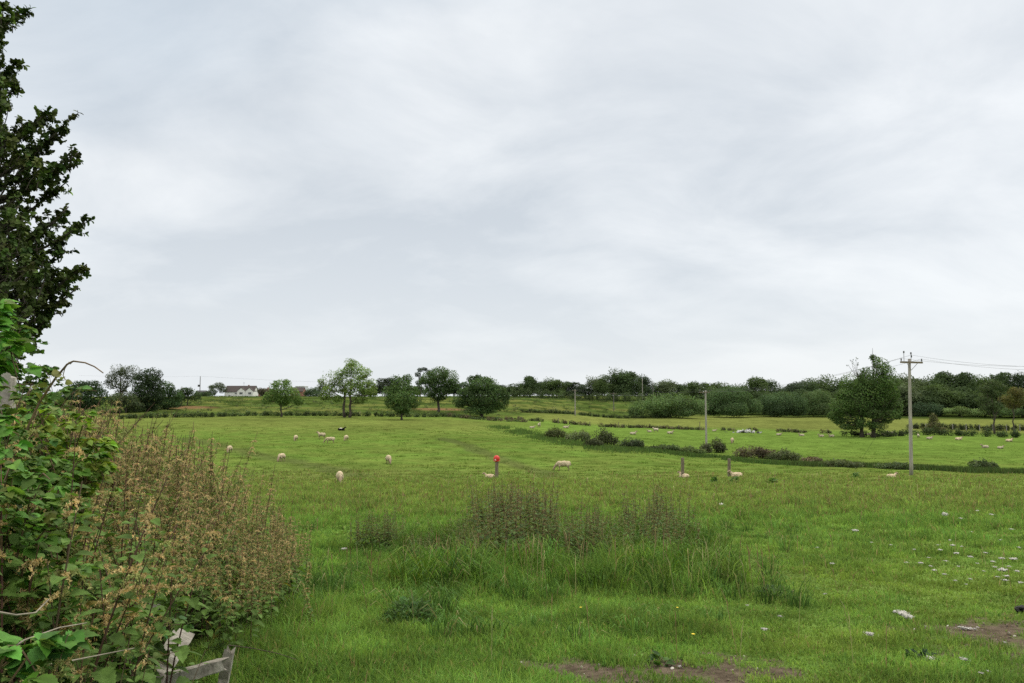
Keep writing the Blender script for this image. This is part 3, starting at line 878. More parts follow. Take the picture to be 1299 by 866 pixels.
# ------------------------------------------------------------------ broken fence and old post
def plank(P, w, th_, nseg=14, up=(0, 0, 1)):
    g_ = Geo(); P = np.asarray(P, float); s = np.linspace(0, 1, nseg)
    Q = np.stack([np.interp(s, np.linspace(0, 1, len(P)), P[:, i_]) for i_ in range(3)], 1)
    T = np.gradient(Q, axis=0); T /= np.linalg.norm(T, axis=1)[:, None]
    A = np.cross(T, np.array(up, float)); A /= np.linalg.norm(A, axis=1)[:, None]; B = np.cross(A, T)
    prof = np.array([(-.5, -.42), (-.42, -.5), (.42, -.5), (.5, -.42), (.5, .4), (.4, .5), (.1, .47), (-.42, .5)])
    v = Q[:, None] + A[:, None] * (prof[:, 0] * th_)[None, :, None] + B[:, None] * (prof[:, 1] * w)[None, :, None]
    v += R.normal(size=v.shape) * .0025
    v[0] += T[0] * R.uniform(-.03, .03, (8, 1)); v[-1] += T[-1] * R.uniform(-.03, .03, (8, 1))
    n_ = nseg; v = v.reshape(-1, 3); k = 8
    i_ = np.arange(n_ - 1)[:, None] * k; j_ = np.arange(k)[None]; j2_ = (j_ + 1) % k
    t_ = np.concatenate([np.stack([i_ + j_, i_ + j2_, i_ + k + j2_], -1).reshape(-1, 3), np.stack([i_ + j_, i_ + k + j2_, i_ + k + j_], -1).reshape(-1, 3),
                         [(0, q + 1, q) for q in range(1, 7)], [((n_ - 1) * k, (n_ - 1) * k + q, (n_ - 1) * k + q + 1) for q in range(1, 7)]])
    g_.add(v, t_)
    return g_.mesh('weathered_plank', M_WOOD)


b0 = unproj(285, 850, 4.75)
fn = thing('wooden_fence', 'broken weathered grey fence half buried in nettles', 'fence', (float(b0[0]), float(b0[1]), hz(b0[0], b0[1])))
off = np.array(fn.location)


def U(px, py, d):
    return unproj(px, py, d) - off


obj('rail', plank([U(150, 885, 4.35), U(210, 862, 4.5), U(284, 842, 4.72)], .07, .04), fn)
obj('rail', plank([U(176, 912, 4.30), U(200, 856, 4.5), U(232, 806, 4.75)], .05, .12, up=(0, 1, .2)), fn)['label'] = 'snapped pale plank end sticking up'
obj('rail', plank([U(150, 840, 4.9), U(176, 792, 5.0), U(196, 768, 5.05)], .05, .07, up=(0, 1, .2)), fn)
obj('post', plank([U(278, 930, 4.78), U(283, 870, 4.8), U(291, 826, 4.82)], .055, .06, up=(0, 1, .1)), fn)
pp = unproj(8, 474, 5.5)
gp = thing('gate_post', 'old grey weathered post top poking out of the brambles', 'post', (float(pp[0]), float(pp[1]), hz(pp[0], pp[1])))
obj('post_shaft', plank([(0, 0, -.1), (.01, .01, (pp[2] - gp.location.z) * .5), (.0, .02, pp[2] - gp.location.z)], .085, .085, up=(0, 1, 0)), gp)

# ------------------------------------------------------------------ evergreen tree on the left
DT = 8.2
tb = at(-95, DT)
trunk, leaves = Geo(), Geo()
top = np.array([tb.x - .3, tb.y + .2, 7.6])
tp = np.array([[tb.x, tb.y, tb.z - .2], [tb.x + .05, tb.y, 1.2], [tb.x - .1, tb.y + .1, 3.4], [tb.x - .2, tb.y + .1, 5.4], top])
trunk.tube(tp, [.22, .17, .12, .07, .03], 9, (1, 1, 1), wob=.15)


def trunk_at(z):
    return np.array([np.interp(z, tp[:, 2], tp[:, i_]) for i_ in (0, 1)] + [z])


EDY = [-120, -60, 0, 15, 30, 48, 60, 100, 128, 150, 165, 185, 200, 222, 240, 255, 280, 300, 330, 352, 375, 395, 420, 450, 480, 520]
EDX = [0, 5, 14, 24, 8, -16, 4, 18, 18, 12, 14, 34, 58, 64, 46, 48, 70, 52, 66, 86, 64, 40, 24, 22, 26, 20]
tips = [(32, 12, 8), (24, 20, 8.2), (26, 108, 8), (22, 80, 8.3), (64, 142, 8.1), (70, 150, 8.3), (92, 152, 8), (86, 165, 8.1), (103, 194, 8), (92, 205, 8.2), (60, 184, 8.1), (88, 232, 8.3), (72, 215, 8.0),
        (112, 283, 8), (98, 290, 8.2), (92, 262, 8.1), (86, 272, 8.3), (115, 335, 8), (106, 345, 8.2), (104, 364, 8), (92, 352, 8.3), (76, 386, 8.1), (84, 315, 8.1), (60, 408, 8.2)]
ros_p, ros_d = [], []
for px, py, dd in tips:
    px -= 5
    e_ = unproj(px, py, dd)
    b_ = trunk_at(min(7, max(1.0, e_[2] - R.uniform(.3, .9))))
    s = np.linspace(0, 1, 9)[:, None]
    P = b_ * (1 - s) + e_ * s; P[:, 2] += (-.22 * np.sin(s[:, 0] * 3.14)); P += np.cumsum(R.normal(size=P.shape) * .02, 0) * s * (1 - s) * 3
    trunk.tube(P, np.linspace(.035, .006, 9), 5)
    for k in range(26):
        f = R.uniform(.52, 1) ** .8
        p = np.array([np.interp(f, s[:, 0], P[:, i_]) for i_ in range(3)])
        dv = (e_ - b_) / np.linalg.norm(e_ - b_) * .6 + unit(1)[0] * .8 + np.array([0, 0, .35])
        q = p + dv / np.linalg.norm(dv) * R.uniform(.05, .24) * (1.25 - f * .6)
        trunk.tube(np.array([p, (p + q) / 2 + R.normal(size=3) * .01, q]), [.005, .004, .003], 3, cap=False)
        ros_p.append(q); ros_d.append(dv)
for k in range(5600):
    py = R.uniform(-150, 520)
    ex = np.interp(py, EDY, EDX) - 4
    px = ex - abs(R.normal()) * 75 if R.random() < .75 else R.uniform(-330, ex)
    dd = DT + R.normal() * .75
    if R.random() < .34 and px > ex - 50: continue
    p = unproj(px, py, dd)
    if vnoise(np.array([p[0] * 2.6]), np.array([p[2] * 2.6 + p[1] * 1.3]), 5)[0] < .35: continue
    c_ = trunk_at(p[2] - .4); dv = p - c_; dv = dv / (np.linalg.norm(dv) + .01) * .8 + unit(1)[0] * .6 + np.array([0, 0, .4])
    dv /= np.linalg.norm(dv)
    q = p - dv * R.uniform(.12, .3)
    trunk.tube(np.array([q, (p + q) / 2 + R.normal(size=3) * .01, p]), [.006, .005, .003], 3, cap=False)
    ros_p.append(p); ros_d.append(dv)
for k in range(70):
    py = R.uniform(-100, 470); p = unproj(np.interp(py, EDY, EDX) - R.uniform(20, 90), py, DT + R.normal() * .5)
    b_ = trunk_at(max(.8, p[2] - R.uniform(.3, 1)))
    s = np.linspace(0, 1, 7)[:, None]; P = b_ * (1 - s) + p * s; P[:, 2] -= .15 * np.sin(s[:, 0] * 3.14)
    trunk.tube(P, np.linspace(.03, .008, 7), 5)
ros_p, ros_d = np.array(ros_p), np.array(ros_d); ros_d /= np.linalg.norm(ros_d, axis=1)[:, None]
K = 13
pos = np.repeat(ros_p, K, 0); n = len(pos)
dv = np.repeat(ros_d, K, 0) * R.uniform(0, .9, (n, 1)) + unit(n)
dv /= np.linalg.norm(dv, axis=1)[:, None]
pos = pos - np.repeat(ros_d, K, 0) * R.uniform(0, .09, (n, 1))
nr_ = np.repeat(ros_d, K, 0) + unit(n) * .5 + [0, 0, .4]
cl = np.repeat(jit((.056, .082, .022), len(ros_p), .5, .15), K, 0) * R.uniform(.7, 1.4, (n, 1))
bright = np.repeat(R.random(len(ros_p)) < .06, K); cl[bright] = cl[bright] * np.array((2.2, 2.2, 1.4))
leaves.inst(HL_V, HL_T, pos, frames(dv, nr_), R.uniform(.034, .060, n), cl)
ev = thing('evergreen_tree', 'tall dark glossy-leaved evergreen tree rising above the nettle bank', 'tree', (tb.x, tb.y, tb.z))
inv = Vector((-tb.x, -tb.y, -tb.z))
obj('trunk', trunk.mesh('evergreen_trunk', M_BARK, True), ev, inv)
obj('crown', leaves.mesh('evergreen_crown', M_HOLLY), ev, inv)

# ------------------------------------------------------------------ trees
def blob_leaves(g_, c, r, n, size, col, tmpl=(SPRAY_V, SPRAY_T), lump=.35, up=.25, flat=1.0, inner=.45):
    """leaf sprays through one clump of a crown; c centre, r radii (3,)"""
    d_ = unit(n)
    r = np.asarray(r, float) * np.ones(3)
    k1 = unit(7); amp = R.uniform(-1, 1, 7)
    bump = (np.maximum(0, d_ @ k1.T) ** 3 * amp).sum(1)
    rad = (inner + (1 - inner) * R.random(n) ** .6) * (1 + lump * bump)
    p = np.asarray(c) + d_ * r * rad[:, None]
    out_ = d_ * .9 + unit(n) * .75 + [0, 0, up]
    axis = np.cross(out_, unit(n)) + out_ * .25
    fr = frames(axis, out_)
    shade = (.75 + .25 * sstep(inner, 1.0, rad)) * (.95 + .15 * d_[:, 2])  # crown shade put into colour: inner and lower leaves darker
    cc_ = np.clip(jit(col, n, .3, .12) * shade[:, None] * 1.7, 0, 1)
    g_.inst(tmpl[0], tmpl[1], p, fr, size * R.uniform(.6, 1.35, n), cc_)


def px_tree(name, label, px, dd, blobs, col, trunks=((0, 0),), tr=.28, dens=1.0, leaf=.42, group=None, base_py=None, matl=None, tint=1.0, cat='tree', barkc=(1, 1, 1), lump=.4, inner=.4):
    """blobs: (px, py, r_px[, ry_px]) as seen from the gateway, turned into metres at the tree's own distance"""
    b_ = at(px, dd)
    s_ = dd / F
    tg, cg = Geo(), Geo()
    z0 = b_.z
    cs = []
    for bb in blobs:
        bx, by, rx = bb[:3]; ry = bb[3] if len(bb) > 3 else rx * .85
        c = unproj(bx, by, dd) - np.array(b_) ; c[1] += R.uniform(-.5, .5) * rx * s_ * 1.2
        rx *= s_; ry *= s_
        cs.append((c, rx))
        n_ = int(dens * 75 * (rx * rx + rx * ry * 2) / (leaf * leaf) * .16) + 40
        k = R.uniform(.8, 1.2)
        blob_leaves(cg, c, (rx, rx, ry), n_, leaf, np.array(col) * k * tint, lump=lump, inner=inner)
    zt = max(c[2] for c, _ in cs)
    for tx, lean in trunks:
        base = np.array([tx * s_, 0, -.3])
        cen = np.array([np.mean([c[0] for c, _ in cs]) * .5 + tx * s_ * .5 + lean, 0, zt * .62])
        s = np.linspace(0, 1, 7)[:, None]
        P = base * (1 - s) + cen * s; P[1:-1] += R.normal(size=(5, 3)) * .12
        rad_ = np.linspace(tr, tr * .45, 7); rad_[0] *= 1.35
        tg.tube(P, rad_, 8, barkc, wob=.15)
        for c, rx in cs:
            if len(trunks) > 1 and (c[0] - (trunks[0][0] + trunks[-1][0]) / 2 * s_) * (tx - (trunks[0][0] + trunks[-1][0]) / 2) < -.5: continue
            f = R.uniform(.4, .95); a_ = np.array([np.interp(f, s[:, 0], P[:, i_]) for i_ in range(3)])
            if a_[2] > c[2]: a_ = np.array([np.interp(.35, s[:, 0], P[:, i_]) for i_ in range(3)])
            mid_ = (a_ + c) / 2 + np.array([0, 0, -.05 * np.linalg.norm(c - a_)]) + R.normal(size=3) * .15
            tg.tube(np.array([a_, mid_, c, c + (c - a_) * .15]), [tr * .4, tr * .27, tr * .14, tr * .05], 5, barkc, cap=False)
            for w in range(3):
                tipp = c + unit(1)[0] * rx * .8
                tg.tube(np.array([mid_, (mid_ + tipp) / 2 + R.normal(size=3) * .1, tipp]), [tr * .2, tr * .12, tr * .04], 4, barkc, cap=False)
    t_ = thing(name, label, cat, b_, 0, group)
    obj('trunk', tg.mesh('tree_trunk', M_BARK, True), t_)
    obj('crown', cg.mesh('tree_crown', matl or M_CROWN), t_)
    return t_


GREEN = (.08, .125, .036); DARK = (.052, .083, .030); PALE = (.085, .12, .038); GREY = (.056, .085, .034)
px_tree('field_tree', 'small round-topped green tree with wispy top standing below the white house', 357, 178,
        [(357, 494, 13), (345, 502, 11), (370, 501, 12), (357, 508, 14, 8), (363, 486, 6), (338, 507, 6, 5), (379, 509, 7, 5), (350, 487, 4)], (.085, .135, .04), tr=.22, leaf=.36, dens=.95)
px_tree('field_tree', 'tallest open-crowned light green tree with two pale stems and sky showing through', 440, 181,
        [(447, 468, 13), (462, 474, 10), (434, 475, 9), (455, 485, 12), (425, 483, 10), (440, 492, 14), (418, 494, 10), (462, 494, 12), (408, 490, 6), (413, 502, 9), (470, 488, 7), (430, 505, 9, 6), (455, 506, 10, 7), (407, 484, 4), (474, 499, 7), (447, 461, 7)],
        (.115, .165, .045), trunks=((-2, -.3), (3.5, .6)), tr=.33, leaf=.34, dens=.72, lump=.55, barkc=(1.6, 1.6, 1.6))
px_tree('field_tree', 'dense dark oval tree between the open-crowned tree and the round dark oak', 510, 176,
        [(510, 490, 14), (498, 497, 11), (522, 497, 11), (510, 521, 9, 4), (510, 505, 17, 11), (497, 511, 9, 7), (524, 511, 9, 7), (516, 480, 6), (503, 483, 7), (511, 517, 12, 5)], (.06, .098, .032), tr=.25, leaf=.36, dens=1.1)
px_tree('field_tree', 'dark rounded oak on a short bare trunk beside red soil', 556, 212,
        [(558, 475, 16, 10), (545, 481, 10), (570, 481, 11), (556, 488, 17, 10), (566, 494, 11, 7), (546, 497, 9, 7), (557, 502, 11, 7), (576, 487, 7), (537, 484, 6)], DARK, tr=.4, leaf=.42, dens=1.0)
px_tree('field_tree', 'broad low dark tree with drooping skirts and a tuft at its top', 611, 197,
        [(611, 490, 20, 11), (592, 497, 14, 10), (630, 496, 14, 11), (611, 506, 24, 12), (585, 510, 11, 8), (634, 510, 12, 9), (600, 481, 8, 4), (617, 484, 9, 5), (611, 519, 20, 6), (642, 503, 6), (606, 478, 5, 3)], (.050, .082, .030), tr=.4, leaf=.4, dens=1.1)
big = px_tree('field_tree', 'largest dark tree with two trunks and a bare twiggy tip, beside the tall utility pole', 1098, 166,
        [(1112, 461, 8, 8), (1118, 470, 12, 9), (1098, 478, 15), (1120, 484, 16), (1080, 487, 13), (1100, 497, 20), (1128, 500, 12), (1070, 500, 12), (1085, 512, 17), (1118, 514, 18), (1062, 516, 11), (1133, 514, 9),
         (1070, 540, 9, 5), (1085, 541, 10, 5), (1108, 539, 12, 6), (1125, 533, 9, 5), (1075, 525, 15, 10), (1102, 525, 16, 9), (1058, 527, 9, 7), (1127, 524, 10, 6), (1065, 534, 10, 6), (1090, 535, 12, 6), (1140, 523, 5, 6), (1141, 529, 3, 3), (1106, 453, 5, 4), (1112, 490, 20)],
        (.060, .096, .030), trunks=((-6, -.4), (8, .5)), tr=.42, leaf=.36, dens=.85, lump=.6)
g = Geo()
bb = np.array(big.location)
for x1, y1 in ((1080, 457), (1086, 455), (1076, 463), (1084, 465), (1088, 460)):
    g.tube(np.array([unproj(1090, 482, 166), unproj((1090 + x1) / 2 - 2, 470, 166), unproj(x1, y1, 166)]) - bb, [.06, .04, .02], 4)
gl = Geo()
for x1, y1 in ((1080, 457), (1086, 455), (1076, 463), (1084, 465), (1088, 461), (1082, 461)):
    blob_leaves(gl, unproj(x1, y1, 166) - bb, .28, 8, .3, (.03, .045, .02))
tw = obj('dead_twig', g.mesh('bare_twigs', M_BARK), big); obj('leaf_tuft', gl.mesh('twig_leaves', M_CROWN), tw)
px_tree('field_tree', 'thin pine-like tree with pinkish bare trunk and rusty side branches by the far hedge', 1260, 190,
        [(1262, 487, 9, 5), (1252, 494, 9, 5), (1274, 493, 9, 5), (1262, 500, 12, 5), (1248, 507, 8, 4), (1262, 514, 10, 5), (1252, 519, 9, 4)], (.05, .07, .03), tr=.24, leaf=.36, dens=.8, barkc=(2.4, 2.0, 1.8))
px_tree('field_shrub', 'pointed reddish-green thorn shrub rising from the far hedge', 1184, 190,
        [(1184, 541, 9, 7), (1184, 533, 6, 6), (1183, 528, 3, 4), (1176, 545, 7, 4), (1192, 545, 7, 4)], (.075, .075, .035), tr=.12, leaf=.3, cat='shrub')
px_tree('field_tree', 'rusty-needled bushy tree close beside the pinkish pine trunk', 1284, 196,
        [(1284, 497, 11, 6), (1279, 506, 10, 6), (1292, 505, 10, 7), (1287, 514, 10, 5)], (.085, .080, .03), tr=.2, leaf=.36, dens=.8)
# left skyline group
px_tree('skyline_tree', 'dense dark evergreen mound nearest the nettle bank', 106, 160,
        [(100, 492, 14, 9), (114, 491, 14, 9), (92, 499, 13, 10), (118, 502, 14, 12), (104, 503, 16, 12), (106, 513, 20, 7)], (.024, .042, .018), tr=.3, leaf=.4)
px_tree('skyline_tree', 'airy grey-green oak with sky showing through its crown', 153, 200,
        [(150, 471, 10, 7), (163, 470, 10, 7), (140, 478, 8, 6), (168, 478, 8, 6), (153, 481, 10, 7), (143, 489, 7, 5), (160, 490, 8, 6), (153, 498, 9, 6), (136, 484, 5, 4)], (.050, .062, .034), tr=.3, leaf=.32, dens=.55, lump=.6)
px_tree('skyline_tree', 'tall blackish tree right of the airy oak', 187, 195,
        [(188, 476, 14, 8), (180, 485, 12, 10), (197, 486, 12, 10), (187, 496, 17, 12), (175, 502, 10, 9), (199, 504, 11, 10), (186, 512, 17, 6)], (.026, .042, .018), tr=.35, leaf=.4)
for lab, px, dd, bl, c_ in (
        ('low dark thorn filling below the airy oak', 160, 188, [(150, 507, 10, 9), (163, 509, 12, 9), (172, 514, 9, 5)], (.034, .045, .022)),
        ('mid-height dark tree stepping down from the blackish tree', 214, 205, [(213, 493, 11, 8), (208, 502, 10, 9), (221, 503, 10, 9), (214, 511, 14, 5)], (.03, .052, .02)),
        ('small dark tree beside the grey shed roof', 238, 225, [(238, 496, 9, 6), (231, 503, 9, 6), (246, 502, 8, 6)], (.03, .046, .02)),
        ('spreading pale-gapped tree just left of the white house', 273, 440, [(268, 491, 5, 3), (278, 489, 7, 4), (270, 497, 6, 4), (282, 494, 5, 4), (263, 499, 5, 3)], (.045, .06, .03)),
        ('dark bush at the corner of the grey shed', 262, 430, [(258, 500, 6, 3), (266, 501, 6, 3), (252, 502, 6, 3)], (.03, .045, .022)),
        ('rusty dark tree against the red-roofed cottage', 333, 430, [(331, 496, 5, 4), (337, 497, 5, 4), (334, 500, 7, 3)], (.045, .042, .025)),
        ('round dark tree behind the open-crowned tree, next to the brick house', 397, 400, [(396, 496, 7, 4), (403, 495, 6, 5), (390, 499, 7, 4), (402, 500, 8, 4)], (.034, .052, .026)),
        ('blackish copper tree behind the dense oval tree', 488, 330, [(484, 484, 7, 4), (494, 483, 8, 4), (488, 490, 12, 6), (478, 492, 7, 5), (498, 491, 8, 6)], (.028, .036, .022)),
        ('tall dark pine peeping above the round oak', 533, 335, [(533, 469, 4, 2.5), (539, 468, 4, 2), (530, 475, 4, 3), (535, 480, 4, 3), (544, 472, 4, 3), (532, 486, 5, 4)], (.03, .042, .026)),
        ('low dark tree filling the gap right of the round oak', 590, 345, [(588, 488, 7, 4), (578, 491, 6, 4), (597, 490, 6, 4)], (.032, .05, .026)),
):
    px_tree('skyline_tree', lab, px, dd, bl, c_, tr=.2, leaf=.42, matl=M_FARCROWN, tint=1.45)

# woods: eight kinds of broadleaf, copied
def wood_variant(kind):
    tg, cg = Geo(), Geo()
    tall = kind % 4
    h = 1.0
    cs = []
    nb = 22
    for k in range(nb):
        d_ = unit(1)[0] * R.random() ** .4
        zc = .50 + .37 * d_[2]
        wz = 1.0 - .35 * max(0, d_[2]) - .1 * max(0, -d_[2])
        c = np.array([d_[0] * .34 * wz, d_[1] * .34 * wz, zc])
        r = R.uniform(.13, .21)
        cs.append(c)
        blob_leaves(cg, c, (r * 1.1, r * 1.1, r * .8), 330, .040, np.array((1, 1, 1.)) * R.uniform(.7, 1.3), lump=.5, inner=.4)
    P = np.array([[0, 0, -.02], [.01, 0, .2], [R.normal() * .02, 0, .45], [0, .0, .7]])
    tg.tube(P, [.028, .02, .015, .006], 7, (1, 1, 1), wob=.1)
    for c in cs[:8]:
        tg.tube(np.array([P[1], (P[2] + c) / 2, c]), [.010, .006, .003], 4, cap=False)
    return tg, cg


WT = []
for k in range(8):
    tg, cg = wood_variant(k)
    tm = tg.mesh('wood_trunk', M_BARK, True)
    C0 = list(cg.C)
    vs_ = []
    for cname, cc_ in (('a', (.074, .112, .048)), ('b', (.092, .135, .050)), ('c', (.120, .155, .08)), ('d', (.066, .096, .056))):  # leaf colours greyed slightly, a mild haze painted in
        cg.C = [q * np.array(cc_, np.float32) for q in C0]
        vs_.append(cg.mesh('wood_crown', M_FARCROWN))
    WT.append((tm, vs_))


def wood_tree(px, dd, top, width, label, group, ci=0, base=None):
    p = at(px, dd)
    ztop = unproj(px, top, dd)[2]
    h = max(3.0, ztop - p.z) / .93
    w = width * 1.45 * dd / F / .9
    tm, vs_ = WT[R.integers(0, len(WT))]
    t_ = tag(obj('woodland_tree', None, None, p, R.random() * 6.28, (w, w, h)), label, 'tree', group)
    obj('trunk', tm, t_); obj('crown', vs_[ci], t_)


WM = 'dark tree in the even row along the skyline behind the rough bank'
for px, dd, top, w, lab, ci in (
        (655, 345, 485, 26, None, 0), (672, 340, 476, 25, 'first of two matching round-headed trees on the middle skyline', 0), (701, 342, 477, 26, 'second of two matching round-headed trees on the middle skyline', 1), (688, 352, 484, 22, None, 3),
        (727, 345, 482, 28, None, 3), (742, 350, 486, 20, None, 0), (757, 348, 475, 24, 'paler airy tree beside the tallest middle-skyline crown', 2), (774, 338, 473, 30, 'shoulder tree leaning against the tallest middle-skyline crown', 1), (793, 335, 464, 36, 'tallest rounded tree on the middle skyline', 0),
        (817, 342, 472, 22, 'tree with ragged top just right of the tallest middle-skyline crown', 3), (845, 350, 479, 26, 'grey-green rounded tree standing behind the two thin far poles', 2), (868, 348, 482, 28, None, 0), (638, 350, 487, 22, None, 3), (715, 350, 487, 20, None, 0), (832, 355, 487, 18, None, 0), (470, 350, 490, 26, None, 0), (503, 352, 488, 28, None, 1), (530, 352, 489, 24, None, 0), (576, 352, 488, 26, None, 3), (600, 352, 489, 26, None, 0), (645, 352, 489, 24, None, 1), (665, 352, 490, 24, None, 3), (622, 356, 487, 24, None, 3)):
    wood_tree(px, dd, top, w, lab or WM, None if lab else 'skyline row behind the rough bank', ci)
WR = 'tree packed in the wood behind the far olive field'
spec = [(885, 330, 481, 30, 1), (905, 325, 482, 34, 1), (928, 320, 484, 34, 0), (958, 315, 474, 30, 1), (975, 330, 483, 30, 0), (1000, 320, 482, 32, 3), (1022, 325, 478, 28, 0), (1042, 330, 473, 34, 1), (1066, 325, 477, 34, 0),
        (1150, 320, 471, 40, 2), (1172, 330, 473, 34, 0), (1196, 340, 470, 38, 0), (1222, 335, 471, 40, 0), (1246, 345, 473, 36, 1), (1272, 345, 471, 38, 0), (1296, 340, 474, 36, 3), (1325, 340, 473, 40, 0),
        (1120, 330, 474, 36, 3), (1092, 330, 478, 34, 1), (1146, 300, 481, 40, 2), (1170, 296, 492, 34, 0), (1192, 296, 484, 38, 1), (1216, 298, 487, 36, 0), (1240, 296, 494, 34, 1), (1268, 298, 490, 40, 1), (1296, 298, 490, 40, 1), (1325, 300, 490, 40, 0),
        (912, 292, 490, 38, 0), (940, 285, 491, 42, 0), (968, 287, 494, 36, 0), (994, 290, 497, 34, 1), (1020, 292, 495, 36, 0), (1044, 292, 492, 36, 1), (1070, 295, 490, 34, 0), (1120, 298, 494, 40, 1), (1090, 298, 497, 36, 0)]
named = {958: 'flat-topped tree breaking the skyline above the thicket', 1042: 'bright tufted tree on the skyline behind the largest two-trunk tree', 1196: 'domed skyline tree next after the tall utility pole', 1150: 'pale willowy tree immediately behind the tall utility pole'}
for px, dd, top, w, ci in spec:
    lab = named.get(px) if dd > 310 else None
    wood_tree(px, dd, top, w, lab or WR, None if lab else 'wood behind the far olive field', ci)

# bushes and thickets in front of the woods
for lab, px, dd, bl, c_ in (
        ('long grey-green willow thicket on the edge of the rough bank', 850, 238, [(815, 517, 13, 9), (833, 513, 17, 11), (853, 512, 18, 11), (872, 512, 16, 11), (886, 516, 12, 11), (806, 522, 10, 6), (840, 523, 20, 6), (868, 523, 20, 6)], GREY),
        ('big dark rounded thicket touching the willow thicket', 922, 255, [(925, 504, 20, 14), (908, 510, 16, 14), (942, 508, 18, 14), (925, 518, 26, 11), (955, 516, 14, 11), (900, 518, 12, 10)], (.036, .058, .024)),
        ('dark thicket filling the bottom of the wood', 985, 265, [(972, 512, 16, 12), (990, 510, 17, 13), (1008, 512, 16, 12), (985, 520, 24, 8), (1012, 520, 14, 8)], (.034, .055, .025)),
        ('greyish shrub mass before the wood, left of the largest tree', 1032, 275, [(1024, 508, 14, 12), (1042, 507, 14, 14), (1034, 518, 20, 9), (1055, 515, 12, 11)], (.05, .075, .03)),
        ('pale grass-green hedge bush at the foot of the wood', 1218, 285, [(1206, 521, 9, 4), (1220, 520, 12, 5), (1236, 522, 9, 4)], (.075, .105, .04)),
        ('shadowy bush at the foot of the wood behind the thorn shrub', 1180, 290, [(1165, 519, 12, 8), (1182, 519, 12, 8), (1196, 521, 8, 6)], (.03, .048, .025)),
        ('low bush at the wood foot behind the pinkish pine trunk', 1262, 288, [(1250, 520, 12, 6), (1270, 521, 14, 6), (1290, 522, 14, 6), (1310, 522, 12, 6)], (.045, .07, .028)),
):
    px_tree('thicket', lab, px, dd, bl, c_, tr=.12, leaf=.40, cat='thicket', matl=M_FARCROWN, inner=.3, tint=1.4)

# ------------------------------------------------------------------ hedges, bramble clumps, rushes
def hedge(name, label, pts_, hh, w, col, leaf=.28, dens=1.0, group=None, gap=0.0, cat='hedge', cols=None):
    g_ = Geo(); P = [at(px, d_) for px, d_ in pts_]
    o0 = P[0]
    for a_, b_ in zip(P[:-1], P[1:]):
        L_ = (b_ - a_).length; nb = max(2, int(L_ / (w * .55)))
        for k in range(nb):
            f = (k + R.random()) / nb
            if vnoise(np.array([f * L_ * .35 + a_.x]), np.array([a_.y]), 3)[0] < gap: continue
            c = a_.lerp(b_, f); r = w * R.uniform(.35, .7); hk = hh * R.uniform(.55, 1.15)
            c = np.array([c.x + R.normal() * w * .15, c.y + R.normal() * w * .15, hz(c.x, c.y) + hk * .45]) - np.array(o0)
            cc_ = np.array(cols[R.integers(0, len(cols))] if cols else col) * R.uniform(.7, 1.3)
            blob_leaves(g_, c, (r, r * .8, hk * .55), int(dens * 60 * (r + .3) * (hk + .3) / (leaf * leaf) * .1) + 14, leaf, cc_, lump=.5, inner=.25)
    return tag(obj(name, g_.mesh(name, M_HEDGE), None, o0), label, cat, group)


HB = (.055, .078, .03)
hedge('hedge', 'long low dark hedge bottoming the rough bank below the white house', [(150, 165), (230, 172), (300, 179), (370, 184), (440, 187), (500, 189), (566, 192)], 1.15, 1.3, HB, dens=1.2)
hedge('hedge', 'scrubby brownish hedge end beneath the broad low tree', [(566, 194), (600, 188), (640, 184), (668, 180)], .9, 1.5, (.07, .075, .035), dens=.9, cols=((.05, .07, .03), (.095, .085, .05)))
hedge('hedge', 'straggling brown hedge with fence stakes between the two middle fields', [(640, 190), (700, 186), (760, 184), (830, 183), (890, 184)], .8, 1.0, (.075, .072, .038), gap=.25, cols=((.055, .065, .03), (.095, .08, .05)))
hedge('hedge', 'thin gappy hedge continuing past the second utility pole to the largest tree', [(905, 184), (960, 183), (1010, 183), (1070, 180)], .8, 1.0, (.07, .07, .035), gap=.3, cols=((.055, .065, .03), (.095, .08, .05)))
hedge('hedge', 'dark straight hedge along the foot of the rough bank behind the far pole', [(662, 218), (720, 228), (780, 234), (850, 238)], 1.1, 1.4, (.045, .062, .025), dens=1.1)
hedge('hedge', 'dense trimmed hedge with post fence beneath the pine-like tree', [(1150, 203), (1200, 203), (1250, 203), (1310, 203)], 1.6, 1.1, (.05, .06, .03), dens=1.2)
hedge('hedge', 'wide dark scrub hedge nearer than the trimmed hedge', [(1150, 181), (1200, 178), (1250, 177), (1320, 176)], 1.7, 2.0, (.04, .06, .024), dens=1.1)
hedge('hedge', 'shadowed scrub around the trunks of the largest tree', [(1066, 170), (1090, 168), (1115, 168), (1145, 176)], 1.5, 1.7, (.034, .045, .02))
hedge('hedge', 'overgrown green edge along the top of the rough bank, under the skyline row', [(620, 318), (700, 322), (770, 318), (830, 318)], 4.2, 3.2, (.06, .085, .036))
hedge('hedge', 'garden hedge along the front of the white house', [(240, 418), (290, 425), (330, 425), (400, 420)], .35, 1.4, (.06, .09, .034))
hedge('hedge', 'dark scrub line beneath the left skyline trees', [(120, 178), (150, 186), (190, 196), (230, 220)], 1.3, 1.9, (.03, .048, .02))
